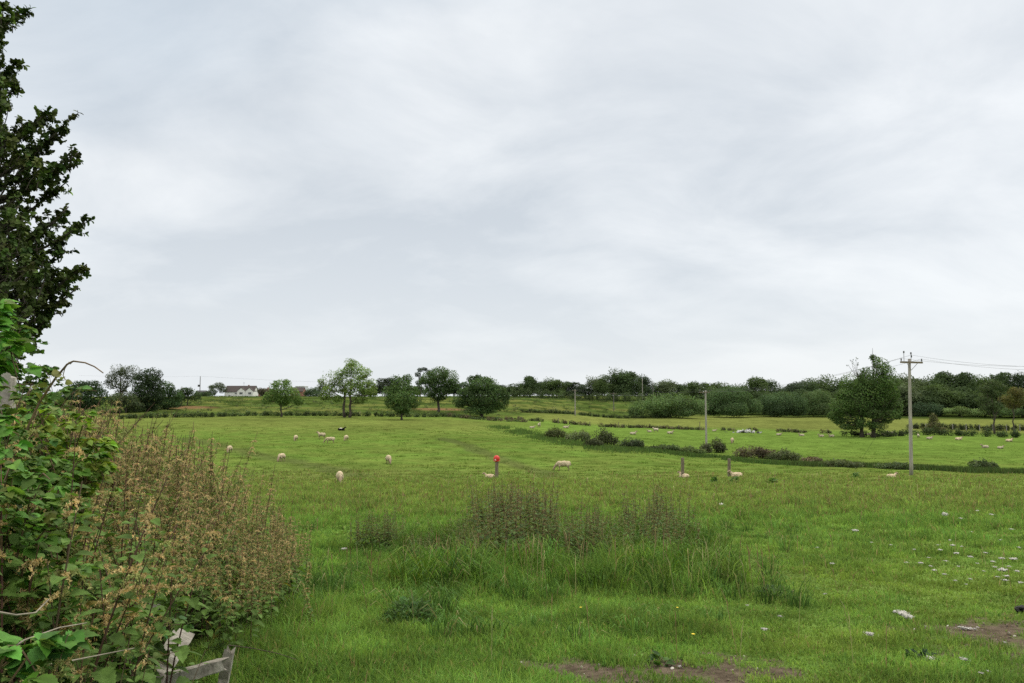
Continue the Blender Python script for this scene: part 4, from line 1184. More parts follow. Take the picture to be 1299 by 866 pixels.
for lab, px, py, wpx, hpx, c_ in (
        ('long olive gorse bush, first of the ditch bushes', 706, 556, 26, 12, (.055, .065, .025)), ('pale-flowered bush in the row of ditch bushes', 733, 560, 26, 13, (.085, .10, .05)),
        ('tall dark bush behind the pale-flowered bush', 768, 566, 28, 18, (.042, .050, .022)), ('blackish-green bush at the end of the ditch row', 800, 569, 26, 11, (.034, .046, .022)),
        ('rounded dark bush at the foot of the second utility pole', 907, 574, 34, 14, (.045, .050, .026)), ('long reddish bramble mound past the second pole', 957, 581, 48, 13, (.074, .062, .04)),
        ('green-topped mound at the end of the reddish bramble', 995, 584, 34, 11, (.055, .066, .03)), ('small brown mound among the rushes', 1027, 587, 22, 6, (.10, .08, .05)),
        ('small low scrub bush between the ditch row and the second pole', 842, 572, 34, 7, (.055, .075, .03)), ('flat scrub bush just left of the rounded bush at the second pole', 876, 575, 32, 7, (.06, .08, .03)),
        ('low scrub bush among the rushes, left of the tall pole', 1070, 592, 44, 7, (.065, .08, .035)), ('long low scrub bush among the rushes, touching behind the tall pole', 1140, 595, 46, 6, (.06, .08, .035)),
        ('low bush at the foot of the pale-flowered bush', 752, 567, 20, 9, (.05, .06, .028)), ('small rounded bush in the rush line near the picture edge', 1248, 594, 22, 9, (.06, .08, .035))):
    p = hit(px, py); s_ = p.y / F; hpx *= 1.25; wpx *= 1.1
    g_ = Geo()
    for k in range(9):
        f = R.uniform(-.5, .5); hk = hpx * s_ * (1.05 - 1.6 * f * f) * R.uniform(.75, 1.05)
        blob_leaves(g_, (f * wpx * s_ * .85, R.normal() * .5, hk * .45), (wpx * s_ * .2, .9, hk * .5), 260, .22, np.array(c_) * R.uniform(.75, 1.25), lump=.5, inner=.25)
    tag(obj('bush', g_.mesh('bush', M_HEDGE), None, p), lab, 'bush')


def rush_strip(pts_, w, hh, n_, col, gap=.38):
    g_ = Geo(); P = [np.array(hit(*q)) for q in pts_]
    seg = R.integers(0, len(P) - 1, n_); f = R.random(n_)
    A = np.array(P)[seg]; B = np.array(P)[seg + 1]
    c = A + (B - A) * f[:, None]; c[:, 0] += R.normal(size=n_) * w * .6; c[:, 1] += R.normal(size=n_) * w
    keep_ = vnoise(c[:, 0] * .6, c[:, 1] * .2, 4) > gap
    c = c[keep_]; n_ = len(c); c[:, 2] = height(c[:, 0], c[:, 1])
    h_ = hh * R.uniform(.5, 1.2, n_); th_ = R.uniform(0, 6.28, n_); ln_ = h_ * R.uniform(.05, .5, n_)
    w_ = R.uniform(.02, .05, n_)
    tip = c + np.stack([np.cos(th_) * ln_, np.sin(th_) * ln_, h_], 1)
    sd2 = np.stack([w_, np.zeros(n_), np.zeros(n_)], 1)
    v_ = np.stack([c - sd2, c + sd2, tip], 1)
    g_.add(v_.reshape(-1, 3), np.arange(n_ * 3).reshape(-1, 3), np.repeat(jit(col, n_, .4, .15), 3, 0))
    return g_


g = rush_strip(((795, 571), (850, 575), (905, 580), (960, 587), (1000, 589)), 1.0, .42, 6500, (.085, .14, .04), .2)
tag(obj('rushes', g.mesh('rushes', M_GRASS)), 'dark green rushes in the ditch between the bushes and the posts', 'rushes', None, 'stuff')
g = rush_strip(((1010, 590), (1080, 592), (1160, 595), (1230, 599), (1330, 601)), 1.0, .5, 9000, (.078, .118, .038), .12)
tag(obj('rushes', g.mesh('rushes', M_GRASS)), 'dark line of rushes along the ditch behind the tall utility pole', 'rushes', None, 'stuff')
g = rush_strip(((630, 541), (680, 553), (740, 566), (800, 572)), 2.2, .45, 6500, (.10, .16, .045), .2)
tag(obj('rushes', g.mesh('rushes', M_GRASS)), 'rank green grass fringe below the row of ditch bushes', 'rushes', None, 'stuff')

# rough scrub dotted on the bank
n_ = 900
g = Geo()
for k in range(n_):
    px = R.uniform(150, 860); dd = R.uniform(190, 330)
    fy = np.interp(px, [100, 300, 440, 560, 650, 720, 860], [176, 186, 192, 197, 206, 232, 246])
    if dd < fy: continue
    if dd > 262 and 235 < px < 415: continue
    p = at(px, dd); r = R.uniform(.4, 1.6) * (1 if R.random() < .8 else 1.6)
    blob_leaves(g, (p.x, p.y, p.z + r * .25), (r, r, r * .45), 28, .3, np.array((.055, .085, .028) if R.random() < .7 else (.10, .105, .05)) * R.uniform(.6, 1.3), inner=.3)
tag(obj('scrub', g.mesh('scrub', M_HEDGE)), 'tussocky weeds and scrub covering the rough bank below the house', 'scrub', None, 'stuff')

# ------------------------------------------------------------------ sheep
def sheep_mesh(pose, wool=(.60, .51, .36), face=(.40, .31, .23), leg=(.33, .25, .17), patch=None):
    bm = bmesh.new()

    def ball(p, r):
        r = r if hasattr(r, '__len__') else (r, r, r)
        bmesh.ops.create_icosphere(bm, subdivisions=2, radius=1, matrix=Matrix.Translation(p) @ Matrix.Diagonal((*r, 1)))

    def chain(pts_, n=7):
        for (p, r), (q, s) in zip(pts_[:-1], pts_[1:]):
            for k in range(n):
                f = k / (n - 1); ball([p[i_] + (q[i_] - p[i_]) * f for i_ in range(3)], r + (s - r) * f)
    dz = -.36 if pose == 'lie' else 0
    ball((0, -.34, .60 + dz), (.22, .26, .235)); ball((0, 0, .585 + dz), (.245, .42, .25)); ball((0, .32, .60 + dz), (.205, .24, .225))
    ball((0, -.1, .66 + dz), (.19, .42, .19))
    chain([((0, -.57, .66 + dz), .05), ((0, -.62, .48 + dz), .035)], 4)
    if pose == 'graze':
        chain([((0, .42, .66), .16), ((0, .66, .46), .115), ((0, .76, .32), .095)])
        chain([((0, .76, .33), .095), ((0, .82, .20), .085), ((0, .86, .09), .055)])
        for s in (-1, 1): chain([((s * .07, .77, .37), .035), ((s * .19, .75, .36), .022)], 4)
    else:
        chain([((0, .42, .70 + dz), .16), ((0, .58, .86 + dz), .115), ((0, .64, .96 + dz), .10)])
        chain([((0, .64, .97 + dz), .098), ((0, .76, .93 + dz), .085), ((0, .87, .87 + dz), .055)])
        for s in (-1, 1): chain([((s * .07, .62, 1.0 + dz), .035), ((s * .19, .6, 1.0 + dz), .022)], 4)
    for s in (-1, 1):
        if pose == 'lie':
            chain([((s * .16, .36, .16), .08), ((s * .17, .58, .06), .045), ((s * .15, .42, .045), .035)], 5)
            chain([((s * .20, -.34, .2), .13), ((s * .24, -.1, .07), .06), ((s * .24, -.3, .045), .04)], 5)
        else:
            chain([((s * .13, .34, .46), .10), ((s * .13, .36, .30), .05), ((s * .13, .35, .16), .037), ((s * .13, .36, .03), .04)], 5)
            chain([((s * .14, -.38, .50), .13), ((s * .14, -.34, .36), .075), ((s * .14, -.45, .25), .04), ((s * .14, -.43, .03), .04)], 5)
    me_ = bpy.data.meshes.new('sheep_raw'); bm.to_mesh(me_); bm.free()
    o_ = bpy.data.objects.new('sheep_raw', me_); COL.objects.link(o_)
    md = o_.modifiers.new('r', 'REMESH'); md.mode = 'VOXEL'; md.voxel_size = .026
    dg = bpy.context.evaluated_depsgraph_get()
    ev_ = o_.evaluated_get(dg).to_mesh()
    nV = len(ev_.vertices); co_ = np.empty(nV * 3, np.float32); ev_.vertices.foreach_get('co', co_); co_ = co_.reshape(-1, 3)
    no_ = np.empty(nV * 3, np.float32); ev_.vertices.foreach_get('normal', no_); no_ = no_.reshape(-1, 3)
    ev_.calc_loop_triangles(); nt_ = len(ev_.loop_triangles); tr_ = np.empty(nt_ * 3, np.int32); ev_.loop_triangles.foreach_get('vertices', tr_)
    o_.evaluated_get(dg).to_mesh_clear(); bpy.data.objects.remove(o_); bpy.data.meshes.remove(me_)
    body = (co_[:, 1] < .66) & (co_[:, 2] > (.33 if pose != 'lie' else .05)) & ~((co_[:, 1] > .54) & (co_[:, 2] < .5) & (pose == 'lie') & (co_[:, 2] < .12))
    if pose != 'graze': body &= co_[:, 2] < .93 + dz
    w_ = vnoise(co_[:, 0] * 14 + co_[:, 2] * 9, co_[:, 1] * 14 - co_[:, 2] * 6, 3)
    co_ = co_ + no_ * (np.where(body, (w_ - .35) * .05, 0))[:, None]
    c = np.where(body[:, None], np.array(wool), np.array(face))
    hd = (co_[:, 1] > .62)
    c = np.where((~body & ~hd)[:, None], np.array(leg), c)
    c = c * (.82 + .36 * w_)[:, None]
    dirt = sstep(.62 + dz, .36 + dz, co_[:, 2]) * body
    c = c * (1 - .35 * dirt)[:, None]
    if patch is not None:
        q = vnoise(co_[:, 0] * 2.2 + 5, co_[:, 1] * 2.4, 8) > .45
        c = np.where((q | (co_[:, 1] > .35))[:, None], np.array(patch), c)
    g_ = Geo(); g_.add(co_, tr_.reshape(-1, 3), np.clip(c, 0, 1))
    return g_.mesh('sheep', M_WOOL, True)


SH = {'graze': sheep_mesh('graze'), 'stand': sheep_mesh('stand'), 'lie': sheep_mesh('lie', wool=(.68, .56, .40)), 'black': sheep_mesh('lie', wool=(.7, .68, .62), face=(.01, .01, .01), leg=(.02, .02, .02), patch=(.012, .012, .012))}
SH['pale'] = sheep_mesh('lie', wool=(.50, .45, .34)); SH['standpale'] = sheep_mesh('stand', wool=(.68, .61, .49), face=(.6, .5, .4))


def sheep(px, py, pose, head, label, sc=1.0, group=None):
    """head: the way it faces, degrees clockwise from straight away"""
    p = hit(px, py, 20)
    o_ = obj('sheep', SH[pose], None, (p.x, p.y, p.z - .015), -math.radians(head), sc)
    o_.rotation_euler = (0, 0, -math.radians(head))
    tag(o_, label, 'sheep', group)


sheep(431, 613, 'graze', 165, 'nearest cream sheep grazing head-on, biggest on the left slope', .92)
sheep(357, 585, 'graze', 190, 'small sheep grazing on the dark worn track', .9)
sheep(493, 588, 'graze', 160, 'lone sheep grazing between the nearest sheep and red-topped post', .95)
sheep(375, 559, 'graze', 178, 'narrow end-on sheep at the edge of the upper flock', .9)
sheep(408, 556, 'stand', 285, 'sheep standing side-on at the head of the upper flock', .95)
sheep(419, 562, 'graze', 262, 'sheep grazing side-on just below the standing one', .95)
sheep(439, 559, 'graze', 185, 'end-on sheep in the upper flock nearest the dark one', .9)
sheep(433, 546, 'black', 95, 'black and white sheep lying above the upper flock', .95)
sheep(715, 597, 'graze', 272, 'sheep grazing alone in mid-field with dark legs', 1.0)
sheep(621, 606, 'lie', 270, 'sheep lying low beside the red-topped post', .6)
sheep(868, 606, 'lie', 320, 'sheep lying in front of the first bare wooden post', .68)
sheep(934, 605, 'lie', 265, 'sheep lying beside the second bare wooden post', .75)
sheep(1131, 606, 'lie', 80, 'sheep lying in long grass left of the tall pole', .6)
sheep(291, 574, 'graze', 175, 'sheep half hidden behind the nettle tips', .9)
sheep(684, 542, 'standpale', 170, 'white sheep standing by the scrubby hedge end')
sheep(675, 543, 'pale', 90, 'small pale sheep lying just left of the white standing sheep', .8)
sheep(718, 543, 'pale', 90, 'pale sheep lying alone under the brown staked hedge')
sheep(803, 551, 'pale', 80, 'pale sheep lying above the last ditch bush')
sheep(824, 548, 'pale', 250, 'smaller of two pale sheep close together near the hedge', .8)
sheep(832, 548, 'standpale', 250, 'larger of two pale sheep close together near the hedge', 1.0)
sheep(850, 550, 'pale', 90, 'pale sheep lying between the pair and the second pole')
sheep(929, 562, 'graze', 200, 'rounded cream sheep above the bush of the second pole', 1.1)
sheep(906, 547, 'pale', 90, 'tiny pale sheep right beside the second pole', .8)
RF = 'pale sheep lying in the row along the far hedge before the largest tree'
for px, py in ((988, 552), (1017, 553), (1042, 554), (1055, 554)):
    sheep(px, py, 'pale', R.choice([80, 100, 260]), RF, R.uniform(.85, 1.05), 'row of lying sheep below the far hedge')
sheep(1101, 552, 'pale', 90, 'pale sheep lying under the largest tree')
sheep(1121, 552, 'lie', 270, 'tan sheep lying close to the standing white one')
sheep(1130, 552, 'standpale', 285, 'white sheep standing beside the trunks of the largest tree')
sheep(1165, 555, 'standpale', 20, 'pale sheep right behind the tall utility pole', .85)
sheep(1179, 557, 'pale', 90, 'pale sheep lying under the scrub hedge')
sheep(1216, 558, 'lie', 90, 'tan sheep lying against the wide scrub hedge', 1.1)
sheep(1250, 568, 'pale', 270, 'larger pale sheep lying out in the far field')
sheep(1269, 569, 'pale', 90, 'smaller pale sheep lying out in the far field', .85)
sheep(1280, 560, 'lie', 90, 'tan sheep lying at the hedge foot near the picture edge', 1.1)

# ------------------------------------------------------------------ posts
def post(px, py, top, wpx, label, red=False):
    p = hit(px, py, 20); s_ = p.y / F; h = (py - top) * s_; r = wpx * s_ / 2
    t_ = thing('marker_post' if red else 'wooden_post', label, 'post', p)
    g_ = Geo()
    P = np.array([[0, 0, -.2], [0, 0, .2], [.01, 0, h * .6], [.02, 0, h * (.72 if red else 1.0)]])
    g_.tube(P, [r * 1.05, r, r * .97, r * .92], 10, wob=.08)
    obj('shaft', g_.mesh('post_shaft', M_POSTWOOD), t_)
    if red:
        bm = bmesh.new()
        bmesh.ops.create_uvsphere(bm, u_segments=20, v_segments=12, radius=1)
        for v_ in bm.verts:
            z = v_.co.z; k = .85 if z < -.4 else 1
            v_.co = Vector((v_.co.x * .235 * k, v_.co.y * .235 * k, h - .24 + max(z, -.75) * .25))
        bmesh.ops.create_cone(bm, cap_ends=True, segments=20, radius1=.215, radius2=.25, depth=.06, matrix=Matrix.Translation((0, 0, h - .40)))
        me_ = bpy.data.meshes.new('red_cap'); bm.to_mesh(me_); bm.free(); me_.materials.append(M_RED)
        for q in me_.polygons: q.use_smooth = True
        cp = obj('red_cap', me_, t_)
        g2 = Geo(); th_ = np.linspace(0, 6.283, 13)[:-1]
        disc = np.stack([np.cos(th_) * .05, np.zeros(12), np.sin(th_) * .06], 1) + [-.09, -.232, h - .30]
        g2.add(np.concatenate([disc, [[-.09, -.236, h - .30]]]), [(12, k, (k + 1) % 12) for k in range(12)])
        obj('glint_patch', g2.mesh('glint_patch', M_RENDER), cp)  # pale disc standing in for the glint on the cap
    return t_


post(630, 606, 578, 4.6, 'weathered post with a bulbous red cap in mid-field', True)
post(866, 606, 581, 4.2, 'first bare wooden post, with a sheep lying at its foot')
post(925, 605, 582, 4.0, 'second bare wooden post, nearer the tall utility pole')
for k, px in enumerate((662, 708, 748, 784, 823, 860, 887)):
    p = at(px, 183.5); g_ = Geo()
    hh = 1.9 if px == 887 else R.uniform(1.0, 1.35)
    g_.tube(np.array([[0, 0, -.2], [0, 0, hh * .5], [R.normal() * .05, 0, hh]]), [.09, .085, .08], 7)
    tag(obj('fence_stake', g_.mesh('fence_stake', M_POSTWOOD), None, p), 'tall dark fence stake standing close to the second utility pole' if px == 887 else 'short fence stake in the straggling brown hedge', 'fence stake', 'stakes in the straggling brown hedge' if px != 887 else None)
for k in range(9):
    p = at(1156 + k * 17, 201); g_ = Geo(); hh = R.uniform(1.5, 1.8)
    g_.tube(np.array([[0, 0, -.2], [0, 0, hh]]), [.10, .09], 7)
    tag(obj('fence_stake', g_.mesh('fence_stake', M_POLE), None, p), 'pale fence stake along the front of the trimmed hedge', 'fence stake', 'stakes along the trimmed hedge')

# ------------------------------------------------------------------ utility poles and wires
def pole(px, py, top, dd, label, arm=1.9, yaw=.35, r=.15, ins=True, lean=0.0, shade=1.0):
    p = at(px, dd) if dd else hit(px, py, 30)
    dd = p.y; h = unproj(px, top, dd)[2] - p.z
    t_ = thing('utility_pole', label, 'utility pole', p)
    g_ = Geo()
    s = np.linspace(0, 1, 8)
    P = np.stack([lean * s, 0 * s, -.3 + (h + .3) * s], 1)
    g_.tube(P, r * (1.1 - .32 * s), 10, np.array((1, .97, .93)) * shade)
    obj('shaft', g_.mesh('pole_shaft', M_POLE, True), t_)
    tops = []
    if arm:
        ca, sa = math.cos(yaw), math.sin(yaw)
        g_ = Geo(); A = np.array([lean, 0, h - .28]); e_ = np.array([ca, -sa, 0]) * arm / 2
        n_ = np.array([sa, ca, 0]); 
        for k in (1,):
            v_ = []
            for f in (-1, 1):
                for a_, b_ in ((-.06, -.07), (.06, -.07), (.06, .07), (-.06, .07)):
                    v_.append(A + e_ * f - n_ * (r + .06) + n_ * a_ + np.array([0, 0, b_]))
            g_.add(v_, [(0, 1, 2), (0, 2, 3), (4, 6, 5), (4, 7, 6), (0, 4, 5), (0, 5, 1), (1, 5, 6), (1, 6, 2), (2, 6, 7), (2, 7, 3), (3, 7, 4), (3, 4, 0)])
        arm_o = obj('crossarm', g_.mesh('crossarm', M_POSTWOOD), t_)
        g_ = Geo()
        for f in (-1, 1):
            g_.tube(np.array([A + e_ * f * .55 - n_ * (r + .13), A - n_ * (r + .02) + [0, 0, -.6]]), .02, 4)
        obj('brace', g_.mesh('arm_brace', M_METAL), t_)
        for f in (-.95, 0, .95):
            q = A + e_ * f - n_ * (r + .06) + np.array([0, 0, .07 + (.28 if f == 0 else 0)])
            g_ = Geo(); z_ = np.array([0, .05, .06, .11, .12, .17, .18, .24])
            g_.tube(np.stack([q[0] + 0 * z_, q[1] + 0 * z_, q[2] + z_], 1), [.02, .02, .06, .06, .04, .055, .035, .02], 8)
            if ins: obj('insulator', g_.mesh('insulator', M_SLATE), arm_o)
            tops.append(np.array(p) + q + [0, 0, .22])
    else:
        tops = [np.array(p) + [lean, 0, h]]
    return t_, tops


P1, T1 = pole(1156, 603, 455, None, 'tall pale grey utility pole with slanting crossarm, nearest of the line', 2.35, -.42, .13, lean=.15, shade=1.0)
g_ = Geo(); base = np.array(P1.location)
for q, h_ in ((-.72, .5), (0.05, .42)):
    A = np.array([.15 + math.cos(.42) * q, math.sin(.42) * q - .2, 0]); zt = unproj(1156, 455, base[1])[2] - base[2]
    g_.tube(np.array([A + [0, 0, zt - .28], A + [0, 0, zt + h_]]), .018, 5); g_.tube(np.array([A + [0, 0, zt + h_ - .08], A + [0, 0, zt + h_ + .08]]), .055, 6)
obj('arrester_rod', g_.mesh('arrester_rod', M_METAL), P1)
P2, T2 = pole(895, 571, 495, 119, 'slim grey utility pole rising from the rounded ditch bush', 1.9, .9, .15)
P3, T3 = pole(729.5, 533, 494, 224, 'small far utility pole with short crossarm above the foot-of-bank hedge', 2.0, .8, .16)
P4, T4 = pole(778.5, 527, 498, 262, 'dark little utility pole in front of the skyline row', 2.2, .6, .15, shade=.45)
P5, T5 = pole(815, 502, 480, 322, 'thin pale pole against the trees right of the tallest skyline crown', 0, 0, .16)
P6, T6 = pole(828.5, 502, 483, 330, 'second thin pole beside the pale one on the skyline', 0, 0, .13, shade=.6)
P7, T7 = pole(253.5, 500, 477, 420, 'dark pole with a transformer box standing above the grey shed', 0, 0, .2, shade=.35)
g_ = Geo(); zt = unproj(251.5, 489, 420)[2] - P7.location.z
g_.box(-1.1, -.25, -.4, .4, zt - .6, zt + .5); obj('transformer', g_.mesh('transformer', M_METAL), P7)
P8, T8 = pole(230.5, 508, 490, 226, 'short pale pole in front of the dark trees left of the shed', 0, 0, .13)


def wire(a_, b_, sag, label, r=.012, group=None):
    g_ = Geo(); s = np.linspace(0, 1, 25)[:, None]; P = a_ * (1 - s) + b_ * s; P[:, 2] -= sag * 4 * (s * (1 - s))[:, 0]
    g_.tube(P, r, 4, cap=False)
    tag(obj('power_line', g_.mesh('power_line', M_METAL), None, (0, 0, 0)), label, 'wire', group)


for k in range(3):
    wire(T1[k], T2[k], 1.0, 'slack wire running from the tall pole to the second pole', .008, 'wires between tall and second pole')
    wire(T2[k], T3[k], 1.2, 'slack wire running from the second pole to the small far pole', .008, 'wires between second and far pole')
    wire(T1[k], unproj(1420, 461 + k * 4, 44), .35, 'wire leaving the tall pole towards the picture edge', .0065, 'wires leaving the tall pole')
wire(np.array(P1.location) + [.1, 0, 7.2], np.array(hit(1085, 596, 40)), 0.0, 'thin stay wire slanting from the tall pole to the ground', .012)
wire(T7[0], unproj(420, 484.8, 430), .3, 'distant wire crossing the sky above the white house', .022)
wire(T7[0], unproj(100, 476, 400), .5, 'distant wire from the transformer pole behind the blackish tree', .016)

# ------------------------------------------------------------------ buildings
def pbox(name, parent, x0, x1, y0, y1, z0, z1, m_):
    g_ = Geo(); g_.box(x0, x1, y0, y1, z0, z1); return obj(name, g_.mesh(name, m_), parent)


def gable_roof(name, parent, x0, x1, y0, y1, ze, zr, m_, axis='x', ov=.3):
    g_ = Geo(); t_ = .18
    if axis == 'x':
        ym = (y0 + y1) / 2; sl_ = (zr - ze) / (ym - y0)
        prof = [(y0 - ov, ze - ov * sl_), (ym, zr), (y1 + ov, ze - ov * sl_)]
        v_ = [(x, y, z + k) for x in (x0 - ov, x1 + ov) for y, z in prof for k in (0, t_)]
    else:
        xm = (x0 + x1) / 2; sl_ = (zr - ze) / (xm - x0)
        prof = [(x0 - ov, ze - ov * sl_), (xm, zr), (x1 + ov, ze - ov * sl_)]
        v_ = [(x, y, z + k) for y in (y0 - ov, y1 + ov) for x, z in prof for k in (0, t_)]
    f = [(0, 2, 8, 6), (2, 4, 10, 8), (1, 7, 9, 3), (3, 9, 11, 5), (0, 6, 7, 1), (4, 5, 11, 10), (0, 1, 3, 2), (2, 3, 5, 4), (6, 8, 9, 7), (8, 10, 11, 9)]
    g_.add(v_, [q for a_, b_, c_, d_ in f for q in ((a_, b_, c_), (a_, c_, d_))]); return obj(name, g_.mesh(name, m_), parent)


def gable_wall(name, parent, x0, x1, y0, y1, z0, ze, zr, m_, axis='x'):
    g_ = Geo()
    if axis == 'x':
        ym = (y0 + y1) / 2; prof = [(y0, z0), (y1, z0), (y1, ze), (ym, zr), (y0, ze)]; v_ = [(x, y, z) for x in (x0, x1) for y, z in prof]
    else:
        xm = (x0 + x1) / 2; prof = [(x0, z0), (x1, z0), (x1, ze), (xm, zr), (x0, ze)]; v_ = [(x, y, z) for y in (y0, y1) for x, z in prof]
    f = [(0, 1, 2), (0, 2, 3), (0, 3, 4), (5, 7, 6), (5, 8, 7), (5, 9, 8)] + [q for k in range(5) for q in ((k, k + 5, (k + 1) % 5 + 5), (k, (k + 1) % 5 + 5, (k + 1) % 5))]
    g_.add(v_, f); return obj(name, g_.mesh(name, m_), parent)


def window(parent, x, y, z, w, h):
    fr = Geo()
    for a_, b_, c_, d_ in ((-w / 2 - .08, -w / 2, -h / 2, h / 2), (w / 2, w / 2 + .08, -h / 2, h / 2), (-w / 2 - .08, w / 2 + .08, h / 2, h / 2 + .08), (-w / 2 - .12, w / 2 + .12, -h / 2 - .1, -h / 2), (-.03, .03, -h / 2, h / 2)):
        fr.box(x + a_, x + b_, y - .08, y + .01, z + c_, z + d_)
    f = obj('window', fr.mesh('window_frame', M_RENDER), parent)
    pbox('pane', f, x - w / 2, x + w / 2, y - .03, y + .02, z - h / 2, z + h / 2, M_GLASS)


HD = 440
hp = unproj(303, 503, HD)
gz = hz(hp[0], HD)
H = thing('white_house', 'white rendered house with brown tiled roof and two front gables', 'house', (hp[0], HD, gz))
q = HD / F
zb = hp[2] - gz
gable_wall('wall', H, -8.0, 8.2, 0, 8, zb - 2.5, zb + 2.75, zb + 5.9, M_RENDER)
rf = gable_roof('roof', H, -8.0, 8.2, 0, 8, zb + 2.75, zb + 5.95, M_TILE)
for x0, x1 in ((-.6, 4.0), (4.0, 8.3)):
    gable_wall('front_gable', H, x0 + .05, x1 - .05, -1.4, 3.9, zb - 2.5, zb + 3.1, zb + 4.85, M_RENDER, 'y')
    gable_roof('gable_roof', H, x0 + .05, x1 - .05, -1.4, 3.9, zb + 3.12, zb + 4.9, M_TILE, 'y', .12)
window(H, 1.7, -1.42, zb + 1.9, 1.7, 1.05); window(H, 6.5, -1.42, zb + 1.9, 1.6, 1.05); window(H, -1.7, -.02, zb + 1.9, 1.2, .6)
window(H, -5.2, -.02, zb + .4, 1.0, .9)
pbox('side_extension', H, -10.8, -8.02, .5, 6, zb - 2.5, zb + .55, M_RENDER)
g = Geo(); g.tube(np.array([[1.3, 4, zb + 5.9], [1.3, 4, zb + 8.0]]), .05, 5)
for z_ in (7.5, 7.9): g.tube(np.array([[.7, 4, zb + z_], [1.9, 4, zb + z_]]), .03, 4)
obj('aerial', g.mesh('tv_aerial', M_METAL), H)
pbox('chimney', rf, 3.3, 4.0, 5.0, 5.7, zb + 4.9, zb + 6.6, M_BRICK)


def cottage(label, px, py, dd, w, dep, he, hr, wall_m, roof_m, chim=None, name='cottage'):
    p = unproj(px, py, dd); gz_ = hz(p[0], dd); zb_ = p[2] - gz_
    t_ = thing(name, label, 'building', (p[0], dd, gz_))
    gable_wall('wall', t_, -w / 2, w / 2, 0, dep, min(zb_, 0) - 2, zb_ + he, zb_ + hr - .05, wall_m)
    r_ = gable_roof('roof', t_, -w / 2, w / 2, 0, dep, zb_ + he, zb_ + hr, roof_m)
    if chim is not None: pbox('chimney', r_, chim, chim + .9, dep * .4, dep * .6, zb_ + hr - .6, zb_ + hr + 1.2, M_BRICK)
    window(t_, -w * .22, -.02, zb_ + he * .55, 1.2, .9); window(t_, w * .22, -.02, zb_ + he * .55, 1.2, .9)
    return t_


cottage('low shed with dark grey roof under the transformer pole', 253, 503, 450, 5.2, 6, 1.4, 3.4, M_RUBBLE, M_SLATE, name='shed')
cottage('red-roofed cottage with a chimney between the white house and small tree', 335, 504, 520, 8.5, 7, 3.0, 5.4, M_BRICK, M_TILE, 1.0)
cottage('brick house half hidden behind the small round-topped tree', 376, 504, 520, 8, 8, 4.0, 6.6, M_BRICK, M_TILE, None)
p = unproj(380, 498, 700)
t_ = thing('barn', 'pale grey flat-topped barn far behind the small round-topped tree', 'barn', (p[0], 700, hz(p[0], 700)))
zb = p[2] - t_.location.z
pbox('wall', t_, -3.8, 3.8, 0, 14, -2, zb + 5.6, M_GREY); pbox('roof', t_, -4.1, 4.1, -.4, 14.4, zb + 5.603, zb + 5.95, M_RENDER)

# rubble heap by the hedge
p0 = hit(945, 549, 60)
hp_ = thing('rubble_heap', 'low heap of black and white scrap lying along the far field hedge', 'rubble heap', p0)
for nm, m_, cnt in (('pale_slabs', M_RUBBLE, 20), ('dark_scrap', M_DUNG, 9)):
    bm = bmesh.new()
    for k in range(cnt):
        x = R.normal() * 1.9
        mt_ = Matrix.Translation((x, R.normal() * .5, R.uniform(.1, .65) * math.exp(-x * x / 6))) @ Matrix.Rotation(R.random() * 6, 4, 'Z') @ Matrix.Rotation(R.normal() * .5, 4, 'X') @ Matrix.Diagonal((R.uniform(.3, .8), R.uniform(.25, .6), R.uniform(.1, .3), 1))
        r_ = bmesh.ops.create_cube(bm, size=1, matrix=mt_)
        for v_ in r_['verts']: v_.co += Vector(R.normal(size=3) * .06)
    me_ = bpy.data.meshes.new(nm); bm.to_mesh(me_); bm.free(); me_.materials.append(m_); obj(nm, me_, hp_)

# ------------------------------------------------------------------ loose wool, dung, small plants
def fluff_mesh(kind):
    g_ = Geo()
    sp = {'clump': (.38, .28), 'strip': (.7, .2), 'wisp': (.45, .3)}[kind]
    bm = bmesh.new(); bmesh.ops.create_icosphere(bm, subdivisions=2, radius=1)
    v_ = np.array([q.co[:] for q in bm.verts]); f_ = np.array([[w.index for w in q.verts] for q in bm.faces]); bm.free()
    for k in range({'clump': 20, 'strip': 24, 'wisp': 9}[kind]):
        c = np.array([np.clip(R.normal() * .55, -1.2, 1.2) * sp[0], np.clip(R.normal() * .6, -1.2, 1.2) * sp[1], R.uniform(.0, .16)])
        r = np.array([R.uniform(.08, .22), R.uniform(.07, .18), R.uniform(.05, .13)])
        bump = .5 + vnoise(v_[:, 0] * 3 + k * 7, v_[:, 1] * 3 + v_[:, 2] * 4, k)
        g_.add(c + v_ * r * bump[:, None], f_)
    for k in range(150):
        a0 = R.random() * 6.28; b_ = np.array([R.normal() * sp[0] * .7, R.normal() * sp[1] * .8, R.uniform(0, .2)])
        e_ = b_ + np.array([math.cos(a0) * .22, math.sin(a0) * .22, R.uniform(-.08, .16)]); sd2 = np.array([-math.sin(a0), math.cos(a0), .4]) * .016
        g_.add([b_ - sd2, b_ + sd2, e_], [(0, 1, 2)])
    return g_.mesh('wool_tuft', M_FLUFF, True)


FL = {k: [fluff_mesh(k) for _ in range(3)] for k in ('clump', 'strip', 'wisp')}


def wool(px, py, wpx, kind, label=None, group=None, tall=1.0):
    p = hit(px, py, 3); r = wpx * 1.22 * p.y / F / 1.7
    z = p.z + .8 * float(grass_height(np.array([p.x]), np.array([p.y]))[0])
    o_ = obj('wool_tuft', FL[kind][R.integers(0, 3)], None, (p.x, p.y, z), R.random() * 6.28, (r, r, r * tall))
    tag(o_, label or 'small scrap of white wool on the worn grass near the picture edge', 'wool tuft', group or (None if label else 'small scraps of wool on the worn grass'))


